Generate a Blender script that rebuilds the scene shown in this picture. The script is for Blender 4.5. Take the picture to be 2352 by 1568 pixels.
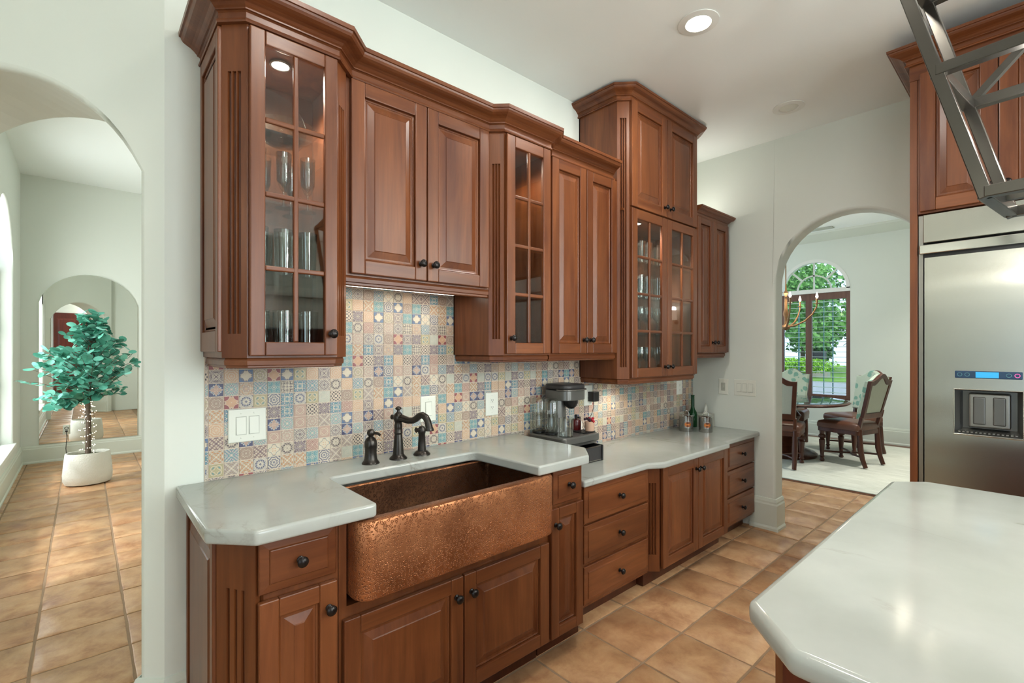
import bpy, bmesh, math, random
from mathutils import Vector, Matrix
random.seed(7)
PI = math.pi
SC = bpy.context.scene
for o in list(bpy.data.objects): bpy.data.objects.remove(o)
COL = SC.collection
# ------------------------------------------------------------------ camera, world, lights
H, D, XR, CZ = 1.43, 2.12, 4.07, 3.09          # eye height, back wall, right wall, ceiling
cam_d = bpy.data.cameras.new('camera'); cam = bpy.data.objects.new('camera', cam_d); COL.objects.link(cam)
cam_d.sensor_width = 36; cam_d.lens = 36*1099.7/2352; cam_d.shift_y = 19/2352; cam_d.clip_start = .02
cam.location = (0, 0, H); cam.rotation_euler = (PI/2, 0, -math.radians(41.822))
SC.camera = cam
w = bpy.data.worlds.new('sky'); SC.world = w; w.use_nodes = True
bg = w.node_tree.nodes['Background']; bg.inputs[0].default_value = (.62, .80, 1, 1); bg.inputs[1].default_value = 1.5
SC.view_settings.view_transform = 'Standard'; SC.view_settings.look = 'None'
SC.view_settings.exposure = 0.2; SC.view_settings.gamma = 1; SC.view_settings.use_curve_mapping = False
def lamp(name, kind, loc, power, rot=(0, 0, 0), size=.2, sy=None, color=(1, 1, 1), **k):
    d = bpy.data.lights.new(name, kind); d.energy = power; d.color = color
    if kind == 'AREA':
        d.size = size
        if sy: d.shape = 'RECTANGLE'; d.size_y = sy
        else: d.shape = 'DISK'
    elif kind == 'SUN': d.angle = size
    else: d.shadow_soft_size = size
    for a, b in k.items(): setattr(d, a, b)
    o = bpy.data.objects.new(name, d); COL.objects.link(o); o.location = loc; o.rotation_euler = rot
    return o
sun = lamp('sun', 'SUN', (-6, 5, 8), 1.8, size=math.radians(4), color=(1, .96, .98))
sun.rotation_euler = Vector((.62, .10, -.78)).to_track_quat('-Z', 'Y').to_euler()
# hall window daylight, plus added fill lamps at made-up kitchen and dining side windows
lamp('fill_kitchen', 'AREA', (1.18, -4.22, 1.85), 88, (PI/2, 0, 0), 1.1, 2.2, (.88, .97, 1))
lamp('fill_kitchen', 'AREA', (3.62, -4.22, 1.85), 95, (PI/2, 0, 0), .66, 2.2, (.88, .97, 1))
lamp('fill_kitchen_side', 'AREA', (-2.66, -1.7, 1.7), 16, (0, -PI/2, 0), 2.2, 3.2, (.88, .97, 1))  # added fill from the left, no known window
lamp('daylight_hall_window', 'AREA', (-.80, 5.6, 1.65), 165, (0, -PI/2, 0), 2.8, 3.7, (1, .96, .92))
lamp('fill_dining_side', 'AREA', (6.8, 4.9, 1.8), 10, (-PI/2, 0, 0), 3.4, 2.2, (.97, 1, .97))  # added fill for the dining room, out of view
# ------------------------------------------------------------------ materials
MATS = {}
def newmat(name):
    m = bpy.data.materials.new(name); m.use_nodes = True; MATS[name] = m
    return m, m.node_tree, m.node_tree.nodes['Principled BSDF']
def sset(b, **k):
    for n, v in k.items():
        n = n.replace('_', ' ')
        if n in b.inputs:
            b.inputs[n].default_value = v
def rgb(r, g, b):
    f = lambda c: (c/255/12.92 if c/255 <= .04045 else ((c/255+.055)/1.055)**2.4)
    return (f(r), f(g), f(b), 1)
def plain(name, col, rough=.5, metal=0., noise=.0, nscale=8., bump=0., **k):
    m, nt, b = newmat(name); c = col if len(col) == 4 else (*col, 1)
    sset(b, Base_Color=c, Roughness=rough, Metallic=metal, **k)
    if noise or bump:
        tc = nt.nodes.new('ShaderNodeTexCoord'); nz = nt.nodes.new('ShaderNodeTexNoise')
        nz.inputs['Scale'].default_value = nscale; nz.inputs['Detail'].default_value = 4
        nt.links.new(tc.outputs['Object'], nz.inputs['Vector'])
        if noise:
            mx = nt.nodes.new('ShaderNodeMix'); mx.data_type = 'RGBA'
            mx.inputs['A'].default_value = tuple(x*(1-noise) for x in c[:3])+(1,)
            mx.inputs['B'].default_value = tuple(min(1, x*(1+noise)) for x in c[:3])+(1,)
            nt.links.new(nz.outputs['Fac'], mx.inputs['Factor']); nt.links.new(mx.outputs['Result'], b.inputs['Base Color'])
        if bump:
            bp = nt.nodes.new('ShaderNodeBump'); bp.inputs['Strength'].default_value = bump; bp.inputs['Distance'].default_value = .01
            nt.links.new(nz.outputs['Fac'], bp.inputs['Height']); nt.links.new(bp.outputs['Normal'], b.inputs['Normal'])
    return m
class Ex:                                        # tiny expression builder for shader maths
    def __init__(s, nt, v): s.nt, s.v = nt, v
    def _op(s, op, *a):
        n = s.nt.nodes.new('ShaderNodeMath'); n.operation = op
        for i, x in enumerate((s,)+a):
            x = x.v if isinstance(x, Ex) else x
            if isinstance(x, (int, float)): n.inputs[i].default_value = x
            else: s.nt.links.new(x, n.inputs[i])
        return Ex(s.nt, n.outputs[0])
    def __add__(s, o): return s._op('ADD', o)
    def __sub__(s, o): return s._op('SUBTRACT', o)
    def __mul__(s, o): return s._op('MULTIPLY', o)
    def abs(s): return s._op('ABSOLUTE')
    def max(s, o): return s._op('MAXIMUM', o)
    def min(s, o): return s._op('MINIMUM', o)
    def sin(s): return s._op('SINE')
    def cos(s): return s._op('COSINE')
    def sqrt(s): return s._op('SQRT')
    def atan2(s, o): return s._op('ARCTAN2', o)
    def lt(s, o): return s._op('LESS_THAN', o)
    def gt(s, o): return s._op('GREATER_THAN', o)
def hyp(a, b): return (a*a+b*b).sqrt()
def noise_node(nt, vec, scale, detail=4, rough=.55, dist=0.):
    n = nt.nodes.new('ShaderNodeTexNoise'); n.inputs['Scale'].default_value = scale; n.inputs['Detail'].default_value = detail
    n.inputs['Roughness'].default_value = rough; n.inputs['Distortion'].default_value = dist
    nt.links.new(vec, n.inputs['Vector']); return n
def ramp(nt, fac, stops, const=False):
    r = nt.nodes.new('ShaderNodeValToRGB'); cr = r.color_ramp
    if const: cr.interpolation = 'CONSTANT'
    while len(cr.elements) < len(stops): cr.elements.new(.5)
    for e, (p, c) in zip(cr.elements, stops): e.position = p; e.color = c if len(c) == 4 else (*c, 1)
    nt.links.new(fac, r.inputs['Fac']); return r
def mixc(nt, fac, a, b, mode='MIX'):
    m = nt.nodes.new('ShaderNodeMix'); m.data_type = 'RGBA'; m.blend_type = mode
    for s, x in (('Factor', fac), ('A', a), ('B', b)):
        if hasattr(x, 'is_linked'): nt.links.new(x, m.inputs[s])
        else: m.inputs[s].default_value = x
    return m.outputs['Result']
def objvec(nt, scale=(1, 1, 1), rnd=True):
    tc = nt.nodes.new('ShaderNodeTexCoord'); mp = nt.nodes.new('ShaderNodeMapping'); mp.inputs['Scale'].default_value = scale
    nt.links.new(tc.outputs['Object'], mp.inputs['Vector'])
    if rnd:
        oi = nt.nodes.new('ShaderNodeObjectInfo'); sc = nt.nodes.new('ShaderNodeMath'); sc.operation = 'MULTIPLY'; sc.inputs[1].default_value = 37
        nt.links.new(oi.outputs['Random'], sc.inputs[0])
        cb = nt.nodes.new('ShaderNodeCombineXYZ')
        for i in range(3): nt.links.new(sc.outputs[0], cb.inputs[i])
        nt.links.new(cb.outputs[0], mp.inputs['Location'])
        return mp.outputs[0], oi.outputs['Random']
    return mp.outputs[0], None
def wood(name, axis, lo, hi, rough=.34):
    m, nt, b = newmat(name)
    s = [9, 9, 9]; s['xyz'.index(axis)] = .9
    v, rnd = objvec(nt, s)
    n1 = noise_node(nt, v, 1.3, 5, .6, .7)
    r1 = ramp(nt, n1.outputs['Fac'], [(.25, lo), (.52, [(a+c)/2 for a, c in zip(lo, hi)]), (.78, hi)])
    s2 = [90, 90, 90]; s2['xyz'.index(axis)] = 4
    v2, _ = objvec(nt, s2); n2 = noise_node(nt, v2, 1, 3)
    r2 = ramp(nt, n2.outputs['Fac'], [(.3, (.80, .80, .80)), (.6, (1, 1, 1))])
    c = mixc(nt, .8, r1.outputs[0], r2.outputs[0], 'MULTIPLY')
    r3 = ramp(nt, rnd, [(0, (.86, .84, .82)), (1, (1.06, 1.05, 1.04))])
    c = mixc(nt, 1., c, r3.outputs[0], 'MULTIPLY')
    nt.links.new(c, b.inputs['Base Color']); sset(b, Roughness=rough, Specular_IOR_Level=.42, Coat_Weight=.03, Coat_Roughness=.25)
    return m
WLO, WHI = rgb(82, 38, 16)[:3], rgb(134, 79, 43)[:3]
wood('wood_z', 'z', WLO, WHI); wood('wood_x', 'x', WLO, WHI); wood('wood_y', 'y', WLO, WHI)
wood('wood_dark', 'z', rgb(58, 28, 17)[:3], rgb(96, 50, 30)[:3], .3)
wood('wood_frame', 'z', rgb(98, 66, 54)[:3], rgb(128, 92, 78)[:3], .45)
wood('wood_red', 'z', rgb(84, 34, 24)[:3], rgb(120, 56, 40)[:3], .35)
plain('paint', rgb(221, 226, 216), .62, noise=.015, nscale=2)
plain('paint_ceiling', rgb(244, 248, 244), .7)
plain('paint_hall', rgb(222, 226, 217), .62)
plain('trim_white', rgb(214, 219, 206), .42)
plain('trim_bright', rgb(232, 233, 226), .4)
plain('grout_wall', rgb(214, 198, 180), .8, noise=.06, nscale=40)
plain('grout_floor', rgb(150, 124, 98), .9, noise=.15, nscale=30)
plain('plastic_white', rgb(226, 228, 216), .35)
plain('plastic_grey', rgb(178, 181, 168), .4)
plain('bronze', rgb(64, 60, 56), .3, .8, noise=.3, nscale=60)
plain('knob_bronze', rgb(30, 24, 22), .28, .5)
plain('black', rgb(22, 21, 21), .35)
plain('dark_gap', rgb(26, 12, 7), .8)
plain('iron', rgb(92, 89, 84), .24, .92, noise=.1, nscale=15)
plain('chrome', rgb(205, 205, 200), .12, 1)
plain('canister_steel', rgb(158, 158, 153), .24, .95)
plain('nickel', rgb(150, 148, 142), .3, .9)
plain('machine_grey', rgb(108, 108, 104), .3, .55)
plain('machine_dark', rgb(62, 60, 60), .4, .3)
plain('leather', rgb(98, 62, 46), .36, noise=.18, nscale=9)
plain('linen', rgb(172, 174, 158), .9, noise=.08, nscale=120, bump=.2)
plain('gold_aged', rgb(138, 104, 70), .45, .5, noise=.2, nscale=30)
plain('soil', rgb(70, 72, 46), .95, noise=.4, nscale=60, bump=.6)
plain('bark', rgb(92, 78, 66), .9, noise=.3, nscale=50)
plain('wire_green', rgb(30, 62, 50), .6)
plain('cord_black', rgb(26, 26, 26), .5)
plain('glass_green', rgb(14, 74, 34), .1, Transmission_Weight=.35, IOR=1.4)
plain('liquid_red', rgb(74, 14, 14), .12)
plain('ceramic_pink', rgb(196, 160, 136), .45)
plain('petal_red', rgb(176, 24, 40), .6); plain('petal_dark', rgb(52, 20, 38), .6)
plain('label_copper', rgb(192, 112, 52), .35, .4); plain('label_white', rgb(225, 222, 214), .5)
plain('stone_kerb', rgb(176, 172, 162), .9); plain('asphalt', rgb(150, 154, 156), .95, noise=.08, nscale=3)
plain('grass', rgb(96, 138, 52), .95, noise=.35, nscale=3)
plain('hedge_leaf', rgb(142, 192, 60), .8, noise=.4, nscale=2)
plain('tree_leaf', rgb(122, 172, 92), .8, noise=.45, nscale=1.2)
plain('tree_leaf_dark', rgb(82, 124, 70), .8, noise=.4, nscale=1.2)
plain('louver', rgb(196, 220, 212), .4)
plain('sash_blue', rgb(86, 142, 150), .4)
def emis(name, col, st):
    m, nt, b = newmat(name); sset(b, Base_Color=(*col, 1), Emission_Color=(*col, 1), Emission_Strength=st, Roughness=.5); return m
emis('lamp_white', (1, .97, .9), 14); emis('lamp_warm', (1, .84, .62), 16); emis('led_strip', (1, .93, .8), 5)
emis('flame', (1, .86, .66), 12); emis('fairy', (1, .85, .62), 9); emis('screen_blue', (.03, .36, .70), .35); emis('pink_ring', (.9, .12, .4), .8)
emis('shade_lit', (1, .88, .74), 1.2)
def glassy(name, tint, refl, rough=.02):
    m, nt, b = newmat(name); nt.nodes.remove(b)
    tr = nt.nodes.new('ShaderNodeBsdfTransparent'); tr.inputs[0].default_value = (*tint, 1)
    gl = nt.nodes.new('ShaderNodeBsdfGlossy'); gl.inputs['Roughness'].default_value = rough
    lw = nt.nodes.new('ShaderNodeLayerWeight'); lw.inputs['Blend'].default_value = .5          # Schlick reflectance
    f = Ex(nt, lw.outputs['Facing']); f2 = f*f; f0 = ((refl-1)/(refl+1))**2; fr = f2*f2*f*(1-f0)+f0
    mx = nt.nodes.new('ShaderNodeMixShader'); nt.links.new(fr.v, mx.inputs[0])
    nt.links.new(tr.outputs[0], mx.inputs[1]); nt.links.new(gl.outputs[0], mx.inputs[2])
    nt.links.new(mx.outputs[0], nt.nodes['Material Output'].inputs['Surface']); return m
glassy('pane', (.97, .985, .97), 1.5); glassy('glassware', (.95, .975, .965), 2.1); glassy('window_glass', (.98, 1, .99), 1.3); glassy('table_glass', (.8, .9, .88), 1.6)
plain('mirror', (.86, .88, .85), .01, 1.)
def quartz():
    m, nt, b = newmat('quartz'); v, _ = objvec(nt, (1, 1, 1), False)
    n = noise_node(nt, v, 1.1, 7, .58, 1.4); e = (Ex(nt, n.outputs['Fac'])-.5).abs()
    n2 = noise_node(nt, v, 1.7, 2); g = ramp(nt, n2.outputs['Fac'], [(.44, (0, 0, 0)), (.62, (1, 1, 1))])
    ve = ramp(nt, e.v, [(0, (1, 1, 1)), (.006, (.35, .35, .35)), (.02, (0, 0, 0))])
    f = mixc(nt, 1., ve.outputs[0], g.outputs[0], 'MULTIPLY')
    n3 = noise_node(nt, v, 5, 4); base = ramp(nt, n3.outputs['Fac'], [(.3, rgb(164, 168, 161)), (.7, rgb(174, 177, 171))])
    fb = nt.nodes.new('ShaderNodeRGBToBW'); nt.links.new(f, fb.inputs[0])
    s = Ex(nt, fb.outputs[0])*.6
    c = mixc(nt, s.v, base.outputs[0], rgb(118, 114, 96)); nt.links.new(c, b.inputs['Base Color']); sset(b, Roughness=.14, IOR=1.5)
quartz()
def copper(nm='copper', k=1.):
    m, nt, b = newmat(nm); v, _ = objvec(nt, (1, 1, 1), False)
    vo = nt.nodes.new('ShaderNodeTexVoronoi'); vo.inputs['Scale'].default_value = 112; nt.links.new(v, vo.inputs['Vector'])
    ring = (Ex(nt, vo.outputs['Distance'])-.40).abs()
    rr = ramp(nt, ring.v, [(0, (1, 1, 1)), (.12, (0, 0, 0))])
    n = noise_node(nt, v, 4.5, 5, .6); c = ramp(nt, n.outputs['Fac'], [(.3, rgb(128, 80, 50)), (.5, rgb(172, 112, 74)), (.72, rgb(206, 142, 98))])
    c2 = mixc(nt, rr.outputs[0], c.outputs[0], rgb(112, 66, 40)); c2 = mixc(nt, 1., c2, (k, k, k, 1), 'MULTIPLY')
    nt.links.new(c2, b.inputs['Base Color']); sset(b, Metallic=.8, Roughness=.36)
    bp = nt.nodes.new('ShaderNodeBump'); bp.inputs['Strength'].default_value = .5; bp.inputs['Distance'].default_value = .003
    iv = Ex(nt, rr.outputs[0])*-1.; nt.links.new(iv.v, bp.inputs['Height']); nt.links.new(bp.outputs[0], b.inputs['Normal'])
copper(); copper('copper_patina_shaded', .24)  # copper inside the basin: dark patina, with shade also put into its colour
def steel():
    m, nt, b = newmat('steel'); v, _ = objvec(nt, (.5, .5, 4.), False)
    n = noise_node(nt, v, 1.2, 1, .3); bp = nt.nodes.new('ShaderNodeBump'); bp.inputs['Strength'].default_value = .35; bp.inputs['Distance'].default_value = .02
    nt.links.new(n.outputs['Fac'], bp.inputs['Height']); nt.links.new(bp.outputs[0], b.inputs['Normal'])
    sset(b, Base_Color=rgb(170, 170, 161), Metallic=1., Roughness=.26, Anisotropic=.5)
steel()
def terracotta():
    m, nt, b = newmat('terracotta'); v, rnd = objvec(nt, (1, 1, 1))
    n = noise_node(nt, v, 7, 10, .68, .3); c = ramp(nt, n.outputs['Fac'], [(.30, rgb(150, 104, 72)), (.5, rgb(186, 146, 108)), (.72, rgb(208, 172, 132))])
    h = ramp(nt, rnd, [(0, (.90, .82, .76)), (.5, (1, .96, .9)), (1, (1.05, 1.02, 1.0))])
    c2 = mixc(nt, 1., c.outputs[0], h.outputs[0], 'MULTIPLY'); nt.links.new(c2, b.inputs['Base Color'])
    n2 = noise_node(nt, v, 34, 6, .7); bp = nt.nodes.new('ShaderNodeBump'); bp.inputs['Strength'].default_value = .22; bp.inputs['Distance'].default_value = .006
    nt.links.new(n2.outputs['Fac'], bp.inputs['Height']); nt.links.new(bp.outputs[0], b.inputs['Normal'])
    sset(b, Roughness=.36)
terracotta()
def stripes(name, a, c, sc, ax):
    m, nt, b = newmat(name); s = [2.5, 2.5, 2.5]; s[ax] = sc; v, _ = objvec(nt, s, False)
    n = noise_node(nt, v, 1.6, 5, .6); r = ramp(nt, n.outputs['Fac'], [(.35, a), (.65, c)]); nt.links.new(r.outputs[0], b.inputs['Base Color']); sset(b, Roughness=.95)
stripes('rug', rgb(188, 190, 174), rgb(222, 223, 210), 60, 0)
def damask():
    m, nt, b = newmat('damask'); v, _ = objvec(nt, (1, 1, 1), False)
    vo = nt.nodes.new('ShaderNodeTexVoronoi'); vo.inputs['Scale'].default_value = 11; nt.links.new(v, vo.inputs['Vector'])
    n = noise_node(nt, v, 26, 2); e = Ex(nt, vo.outputs['Distance'])+Ex(nt, n.outputs['Fac'])*.35
    r = ramp(nt, e.v, [(.52, rgb(118, 158, 142)), (.58, rgb(178, 190, 172))]); nt.links.new(r.outputs[0], b.inputs['Base Color']); sset(b, Roughness=.9)
damask()
def leaf():
    m, nt, b = newmat('leaf'); oi = nt.nodes.new('ShaderNodeObjectInfo'); tc = nt.nodes.new('ShaderNodeTexCoord')
    n = noise_node(nt, tc.outputs['Object'], 9, 2); a = Ex(nt, oi.outputs['Random'])*.6+Ex(nt, n.outputs['Fac'])*.4
    r = ramp(nt, a.v, [(.15, rgb(64, 146, 126)), (.45, rgb(104, 180, 158)), (.75, rgb(140, 206, 190)), (.95, rgb(164, 212, 212))]); nt.links.new(r.outputs[0], b.inputs['Base Color'])
    sset(b, Roughness=.55)
leaf()
PAL = dict(cream=rgb(232, 222, 200), pink=rgb(200, 168, 152), peach=rgb(222, 176, 140), teal=rgb(84, 152, 166), blue=rgb(72, 112, 160), navy=rgb(48, 56, 108), plum=rgb(104, 82, 96), taupe=rgb(158, 138, 122), olive=rgb(190, 180, 138), maroon=rgb(150, 58, 68), orange=rgb(202, 138, 82), dark=rgb(56, 42, 52), lilac=rgb(148, 132, 146), aqua=rgb(138, 184, 184))
def wall_tile(i, fam, k, cols):
    m, nt, b = newmat('tile_pattern_%d' % i); tc = nt.nodes.new('ShaderNodeTexCoord'); sx = nt.nodes.new('ShaderNodeSeparateXYZ')
    nt.links.new(tc.outputs['UV'], sx.inputs[0])
    x = ((Ex(nt, sx.outputs[0])-.5)*2).abs(); y = ((Ex(nt, sx.outputs[1])-.5)*2).abs()
    if fam not in ('foil', 'corner'): k = (k[0]*1.45, k[1]*(1.35 if fam != 'rosette' else 1.1))
    a, c = x.max(y), x.min(y); r = hyp(x, y); th = y.atan2(x); d = x+y
    if fam == 'rosette': f = ((r*k[0]+(th*8).cos()*k[1]).sin())*.5+.5
    elif fam == 'diamond': f = ((d*k[0]).sin()*.55+((x-y).abs()*k[1]).cos()*.35)*.6+.5
    elif fam == 'foil':
        q = hyp(a-.42, c); f = (q-.40)*k[0]+.5; f = f+((hyp(x-.9, y-.9))*k[1]).sin()*.22
    elif fam == 'star': f = ((a*1.0+c*.45)*k[0]).sin()*.35+((a-c)*k[1]).cos()*.3+.5
    elif fam == 'dots': f = (hyp(x-.5, y-.5)*k[0]).sin()*.4+(r*k[1]).cos()*.25+.5
    elif fam == 'cross': f = ((c*k[0]).cos()*.4+(hyp(a-.6, c)*k[1]).sin()*.35)*.8+.5
    elif fam == 'corner': f = (r-.62).abs()*-k[0]+((th*2).sin())*k[1]+.45
    else: f = ((x*k[0]).sin()*((y*k[0]).sin())*.6+(r*k[1]).cos()*.3)*.7+.5
    rm = ramp(nt, f.v, [(0, PAL[cols[0]]), (.32, PAL[cols[1]]), (.52, PAL[cols[2]]), (.78, PAL[cols[3]])], True)
    n = noise_node(nt, tc.outputs['Object'], 60, 3); wv = ramp(nt, n.outputs['Fac'], [(.3, (.86, .85, .83)), (.65, (1, 1, 1))])
    cc = mixc(nt, .8, rm.outputs[0], wv.outputs[0], 'MULTIPLY')
    cc = mixc(nt, .12, cc, rgb(188, 178, 168)); cc = mixc(nt, 1., cc, (.82, .80, .77, 1), 'MULTIPLY'); nt.links.new(cc, b.inputs['Base Color']); sset(b, Roughness=.42)
    return m
TILE_SPECS = [('rosette', (11, .9), 'cream blue cream navy'), ('rosette', (9, 1.2), 'pink cream plum cream'), ('rosette', (13, .7), 'cream teal aqua cream'), ('rosette', (12, 1.), 'peach cream orange cream'),
    ('diamond', (9, 6), 'cream plum pink plum'), ('diamond', (12, 8), 'pink maroon pink cream'), ('diamond', (7, 9), 'teal cream blue cream'), ('diamond', (10, 5), 'taupe cream lilac cream'),
    ('foil', (2.4, 20), 'pink cream blue navy'), ('foil', (2.2, 16), 'peach peach cream maroon'), ('foil', (2.6, 24), 'cream cream taupe blue'), ('foil', (2.0, 14), 'cream peach teal cream'),
    ('star', (9, 8), 'dark cream pink cream'), ('star', (7, 12), 'cream navy cream plum'), ('star', (11, 6), 'orange cream taupe cream'), ('star', (8, 10), 'aqua cream blue cream'),
    ('dots', (16, 7), 'cream blue cream navy'), ('dots', (12, 10), 'olive cream taupe cream'), ('dots', (14, 6), 'cream plum cream dark'), ('cross', (9, 14), 'lilac plum cream plum'),
    ('cross', (12, 10), 'cream dark cream plum'), ('cross', (7, 16), 'aqua teal cream teal'), ('corner', (2.6, .35), 'pink cream pink maroon'), ('corner', (2., .5), 'olive cream olive teal'),
    ('weave', (9, 12), 'lilac cream plum cream'), ('weave', (12, 8), 'taupe pink taupe cream'), ('weave', (7, 15), 'cream blue teal cream'), ('weave', (10, 6), 'pink taupe cream orange')]
TILE_MATS = [wall_tile(i, f, k, c.split()) for i, (f, k, c) in enumerate(TILE_SPECS)]
def M(n): return MATS[n] if isinstance(n, str) else n
# ------------------------------------------------------------------ mesh helpers
class Fr:                                        # local frame: u right, w up, d outwards
    def __init__(s, o, right=(1, 0, 0), out=(0, -1, 0)): s.o, s.r, s.n = Vector(o), Vector(right), Vector(out)
    def p(s, u, w, d): return s.o+s.r*u+Vector((0, 0, 1))*w+s.n*d
class MB:
    def __init__(s): s.v, s.f, s.m, s.uv = [], [], [], {}
    def add(s, vs, fs, mi=0):
        n = len(s.v); s.v += [tuple(v) for v in vs]; s.f += [tuple(i+n for i in f) for f in fs]; s.m += [mi]*len(fs); return s
    def box(s, x0, x1, y0, y1, z0, z1, mi=0, fr=None):
        P = [(x0, y0, z0), (x1, y0, z0), (x1, y1, z0), (x0, y1, z0), (x0, y0, z1), (x1, y0, z1), (x1, y1, z1), (x0, y1, z1)]
        if fr: P = [fr.p(a, c, b) for a, b, c in P]
        return s.add(P, [(0, 3, 2, 1), (4, 5, 6, 7), (0, 1, 5, 4), (1, 2, 6, 5), (2, 3, 7, 6), (3, 0, 4, 7)], mi)
    def prism(s, poly, z0, z1, mi=0, caps=True):
        n = len(poly); vs = [(x, y, z0) for x, y in poly]+[(x, y, z1) for x, y in poly]
        fs = [(i, (i+1) % n, n+(i+1) % n, n+i) for i in range(n)]
        if caps: fs += [tuple(range(n-1, -1, -1)), tuple(range(n, 2*n))]
        return s.add(vs, fs, mi)
    def poly(s, pts, vec, mi=0):                 # planar polygon extruded along vec
        n = len(pts); vec = Vector(vec); vs = [Vector(p) for p in pts]; vs = vs+[p+vec for p in vs]
        return s.add(vs, [(i, (i+1) % n, n+(i+1) % n, n+i) for i in range(n)]+[tuple(range(n-1, -1, -1)), tuple(range(n, 2*n))], mi)
    def rings(s, fr, u0, u1, w0, w1, prof, mi=0, back=True):
        vs, fs = [], []
        for ins, d in prof:
            vs += [fr.p(u0+ins, w0+ins, d), fr.p(u1-ins, w0+ins, d), fr.p(u1-ins, w1-ins, d), fr.p(u0+ins, w1-ins, d)]
        for k in range(len(prof)-1):
            for i in range(4):
                j = (i+1) % 4; fs.append((4*k+i, 4*k+j, 4*k+4+j, 4*k+4+i))
        k = 4*(len(prof)-1); fs.append((k, k+1, k+2, k+3))
        if back: fs.append((3, 2, 1, 0))
        return s.add(vs, fs, mi)
    def lathe(s, prof, c=(0, 0, 0), n=20, axis='z', mi=0, sx=1., sy=1.):
        vs, fs = [], []
        for r, h in prof:
            for i in range(n):
                t = 2*PI*i/n; a, b = r*math.cos(t)*sx, r*math.sin(t)*sy
                vs.append({'z': (c[0]+a, c[1]+b, c[2]+h), 'y': (c[0]+a, c[1]-h, c[2]+b), 'x': (c[0]-h, c[1]+a, c[2]+b)}[axis])
        for k in range(len(prof)-1):
            for i in range(n):
                j = (i+1) % n; fs.append((k*n+i, k*n+j, k*n+n+j, k*n+n+i))
        if prof[0][0] > 1e-5: fs.append(tuple(range(n-1, -1, -1)))
        if prof[-1][0] > 1e-5: fs.append(tuple(range((len(prof)-1)*n, len(prof)*n)))
        return s.add(vs, fs, mi)
    def tube(s, pts, r, n=8, mi=0, cap=True):
        pts = [Vector(p) for p in pts]; rs = r if isinstance(r, (list, tuple)) else [r]*len(pts)
        vs, fs = [], []; up = None
        for i, p in enumerate(pts):
            t = (pts[min(i+1, len(pts)-1)]-pts[max(i-1, 0)]).normalized()
            if up is None: up = Vector((0, 0, 1)) if abs(t.z) < .9 else Vector((1, 0, 0))
            a = t.cross(up).normalized(); b = a.cross(t).normalized(); up = b
            for k in range(n):
                g = 2*PI*k/n; vs.append(p+(a*math.cos(g)+b*math.sin(g))*rs[i])
        for i in range(len(pts)-1):
            for k in range(n):
                j = (k+1) % n; fs.append((i*n+k, i*n+j, i*n+n+j, i*n+n+k))
        if cap: fs += [tuple(range(n-1, -1, -1)), tuple(range((len(pts)-1)*n, len(pts)*n))]
        return s.add(vs, fs, mi)
    def bar(s, a, b, w, h=None, mi=0):           # square bar between two points
        a, b = Vector(a), Vector(b); h = h or w; t = (b-a).normalized()
        up = Vector((0, 0, 1)) if abs(t.z) < .95 else Vector((1, 0, 0))
        x = t.cross(up).normalized()*w/2; y = x.cross(t).normalized()*h/2
        vs = [q+i*x+j*y for q in (a, b) for i, j in ((-1, -1), (1, -1), (1, 1), (-1, 1))]
        return s.add(vs, [(0, 1, 2, 3), (7, 6, 5, 4), (0, 4, 5, 1), (1, 5, 6, 2), (2, 6, 7, 3), (3, 7, 4, 0)], mi)
    def mesh(s, name, mats, smooth=False):
        me = bpy.data.meshes.new(name); me.from_pydata(s.v, [], s.f)
        for m in (mats if isinstance(mats, (list, tuple)) else [mats]): me.materials.append(M(m))
        if any(s.m): me.polygons.foreach_set('material_index', s.m)
        bm = bmesh.new(); bm.from_mesh(me); bmesh.ops.recalc_face_normals(bm, faces=bm.faces); bm.to_mesh(me); bm.free()
        if smooth:
            me.polygons.foreach_set('use_smooth', [True]*len(me.polygons))
            if smooth != 'all': me.set_sharp_from_angle(angle=math.radians(38))
        return me
    def build(s, name, mats, parent=None, smooth=False, bevel=0., seg=2):
        o = bpy.data.objects.new(name, s.mesh(name, mats, smooth)); COL.objects.link(o)
        if parent:
            o.parent = parent
            if parent.get('_o'):
                ox = Vector(parent['_o']); o.data.transform(Matrix.Translation(-ox)); o['_o'] = parent['_o']
        if bevel:
            b = o.modifiers.new('edge', 'BEVEL'); b.width = bevel; b.segments = seg; b.limit_method = 'ANGLE'; b.angle_limit = math.radians(40)
        return o
def tag(o, label, cat, group=None):
    o['label'] = label; o['category'] = cat
    if group: o['group'] = group
    return o
def struct(o): o['kind'] = 'structure'; return o
def thing(name, label, cat, loc, group=None, rz=0):   # Empty at the base; parts are given in world coordinates
    o = bpy.data.objects.new(name, None); COL.objects.link(o); o.location = loc; o.rotation_euler = (0, 0, rz); o.empty_display_size = .05
    o['_o'] = tuple(loc) if rz == 0 else (0., 0., 0.)
    return tag(o, label, cat, group)
def inst(name, me, parent, pos=(0, 0, 0), rot=(0, 0, 0), scale=1.):
    o = bpy.data.objects.new(name, me); COL.objects.link(o); o.rotation_euler = rot; o.scale = (scale,)*3
    if parent:
        o.parent = parent; pos = Vector(pos)-Vector(parent.get('_o', (0, 0, 0)))
    o.location = pos; return o
def copytree(o, parent=None):
    c = o.copy(); COL.objects.link(c)
    if parent: c.parent = parent
    for ch in list(o.children): copytree(ch, c)
    return c
def miter(pl):
    out = []
    for i, p in enumerate(pl):
        ns = []
        for a, b in ((i-1, i), (i, i+1)):
            if a >= 0 and b < len(pl):
                d = (Vector(pl[b])-Vector(pl[a])).normalized(); ns.append(Vector((d.y, -d.x)))
        n = ns[0] if len(ns) == 1 else (ns[0]+ns[1])/(1+ns[0].dot(ns[1]))
        out.append(n)
    return out
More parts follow.
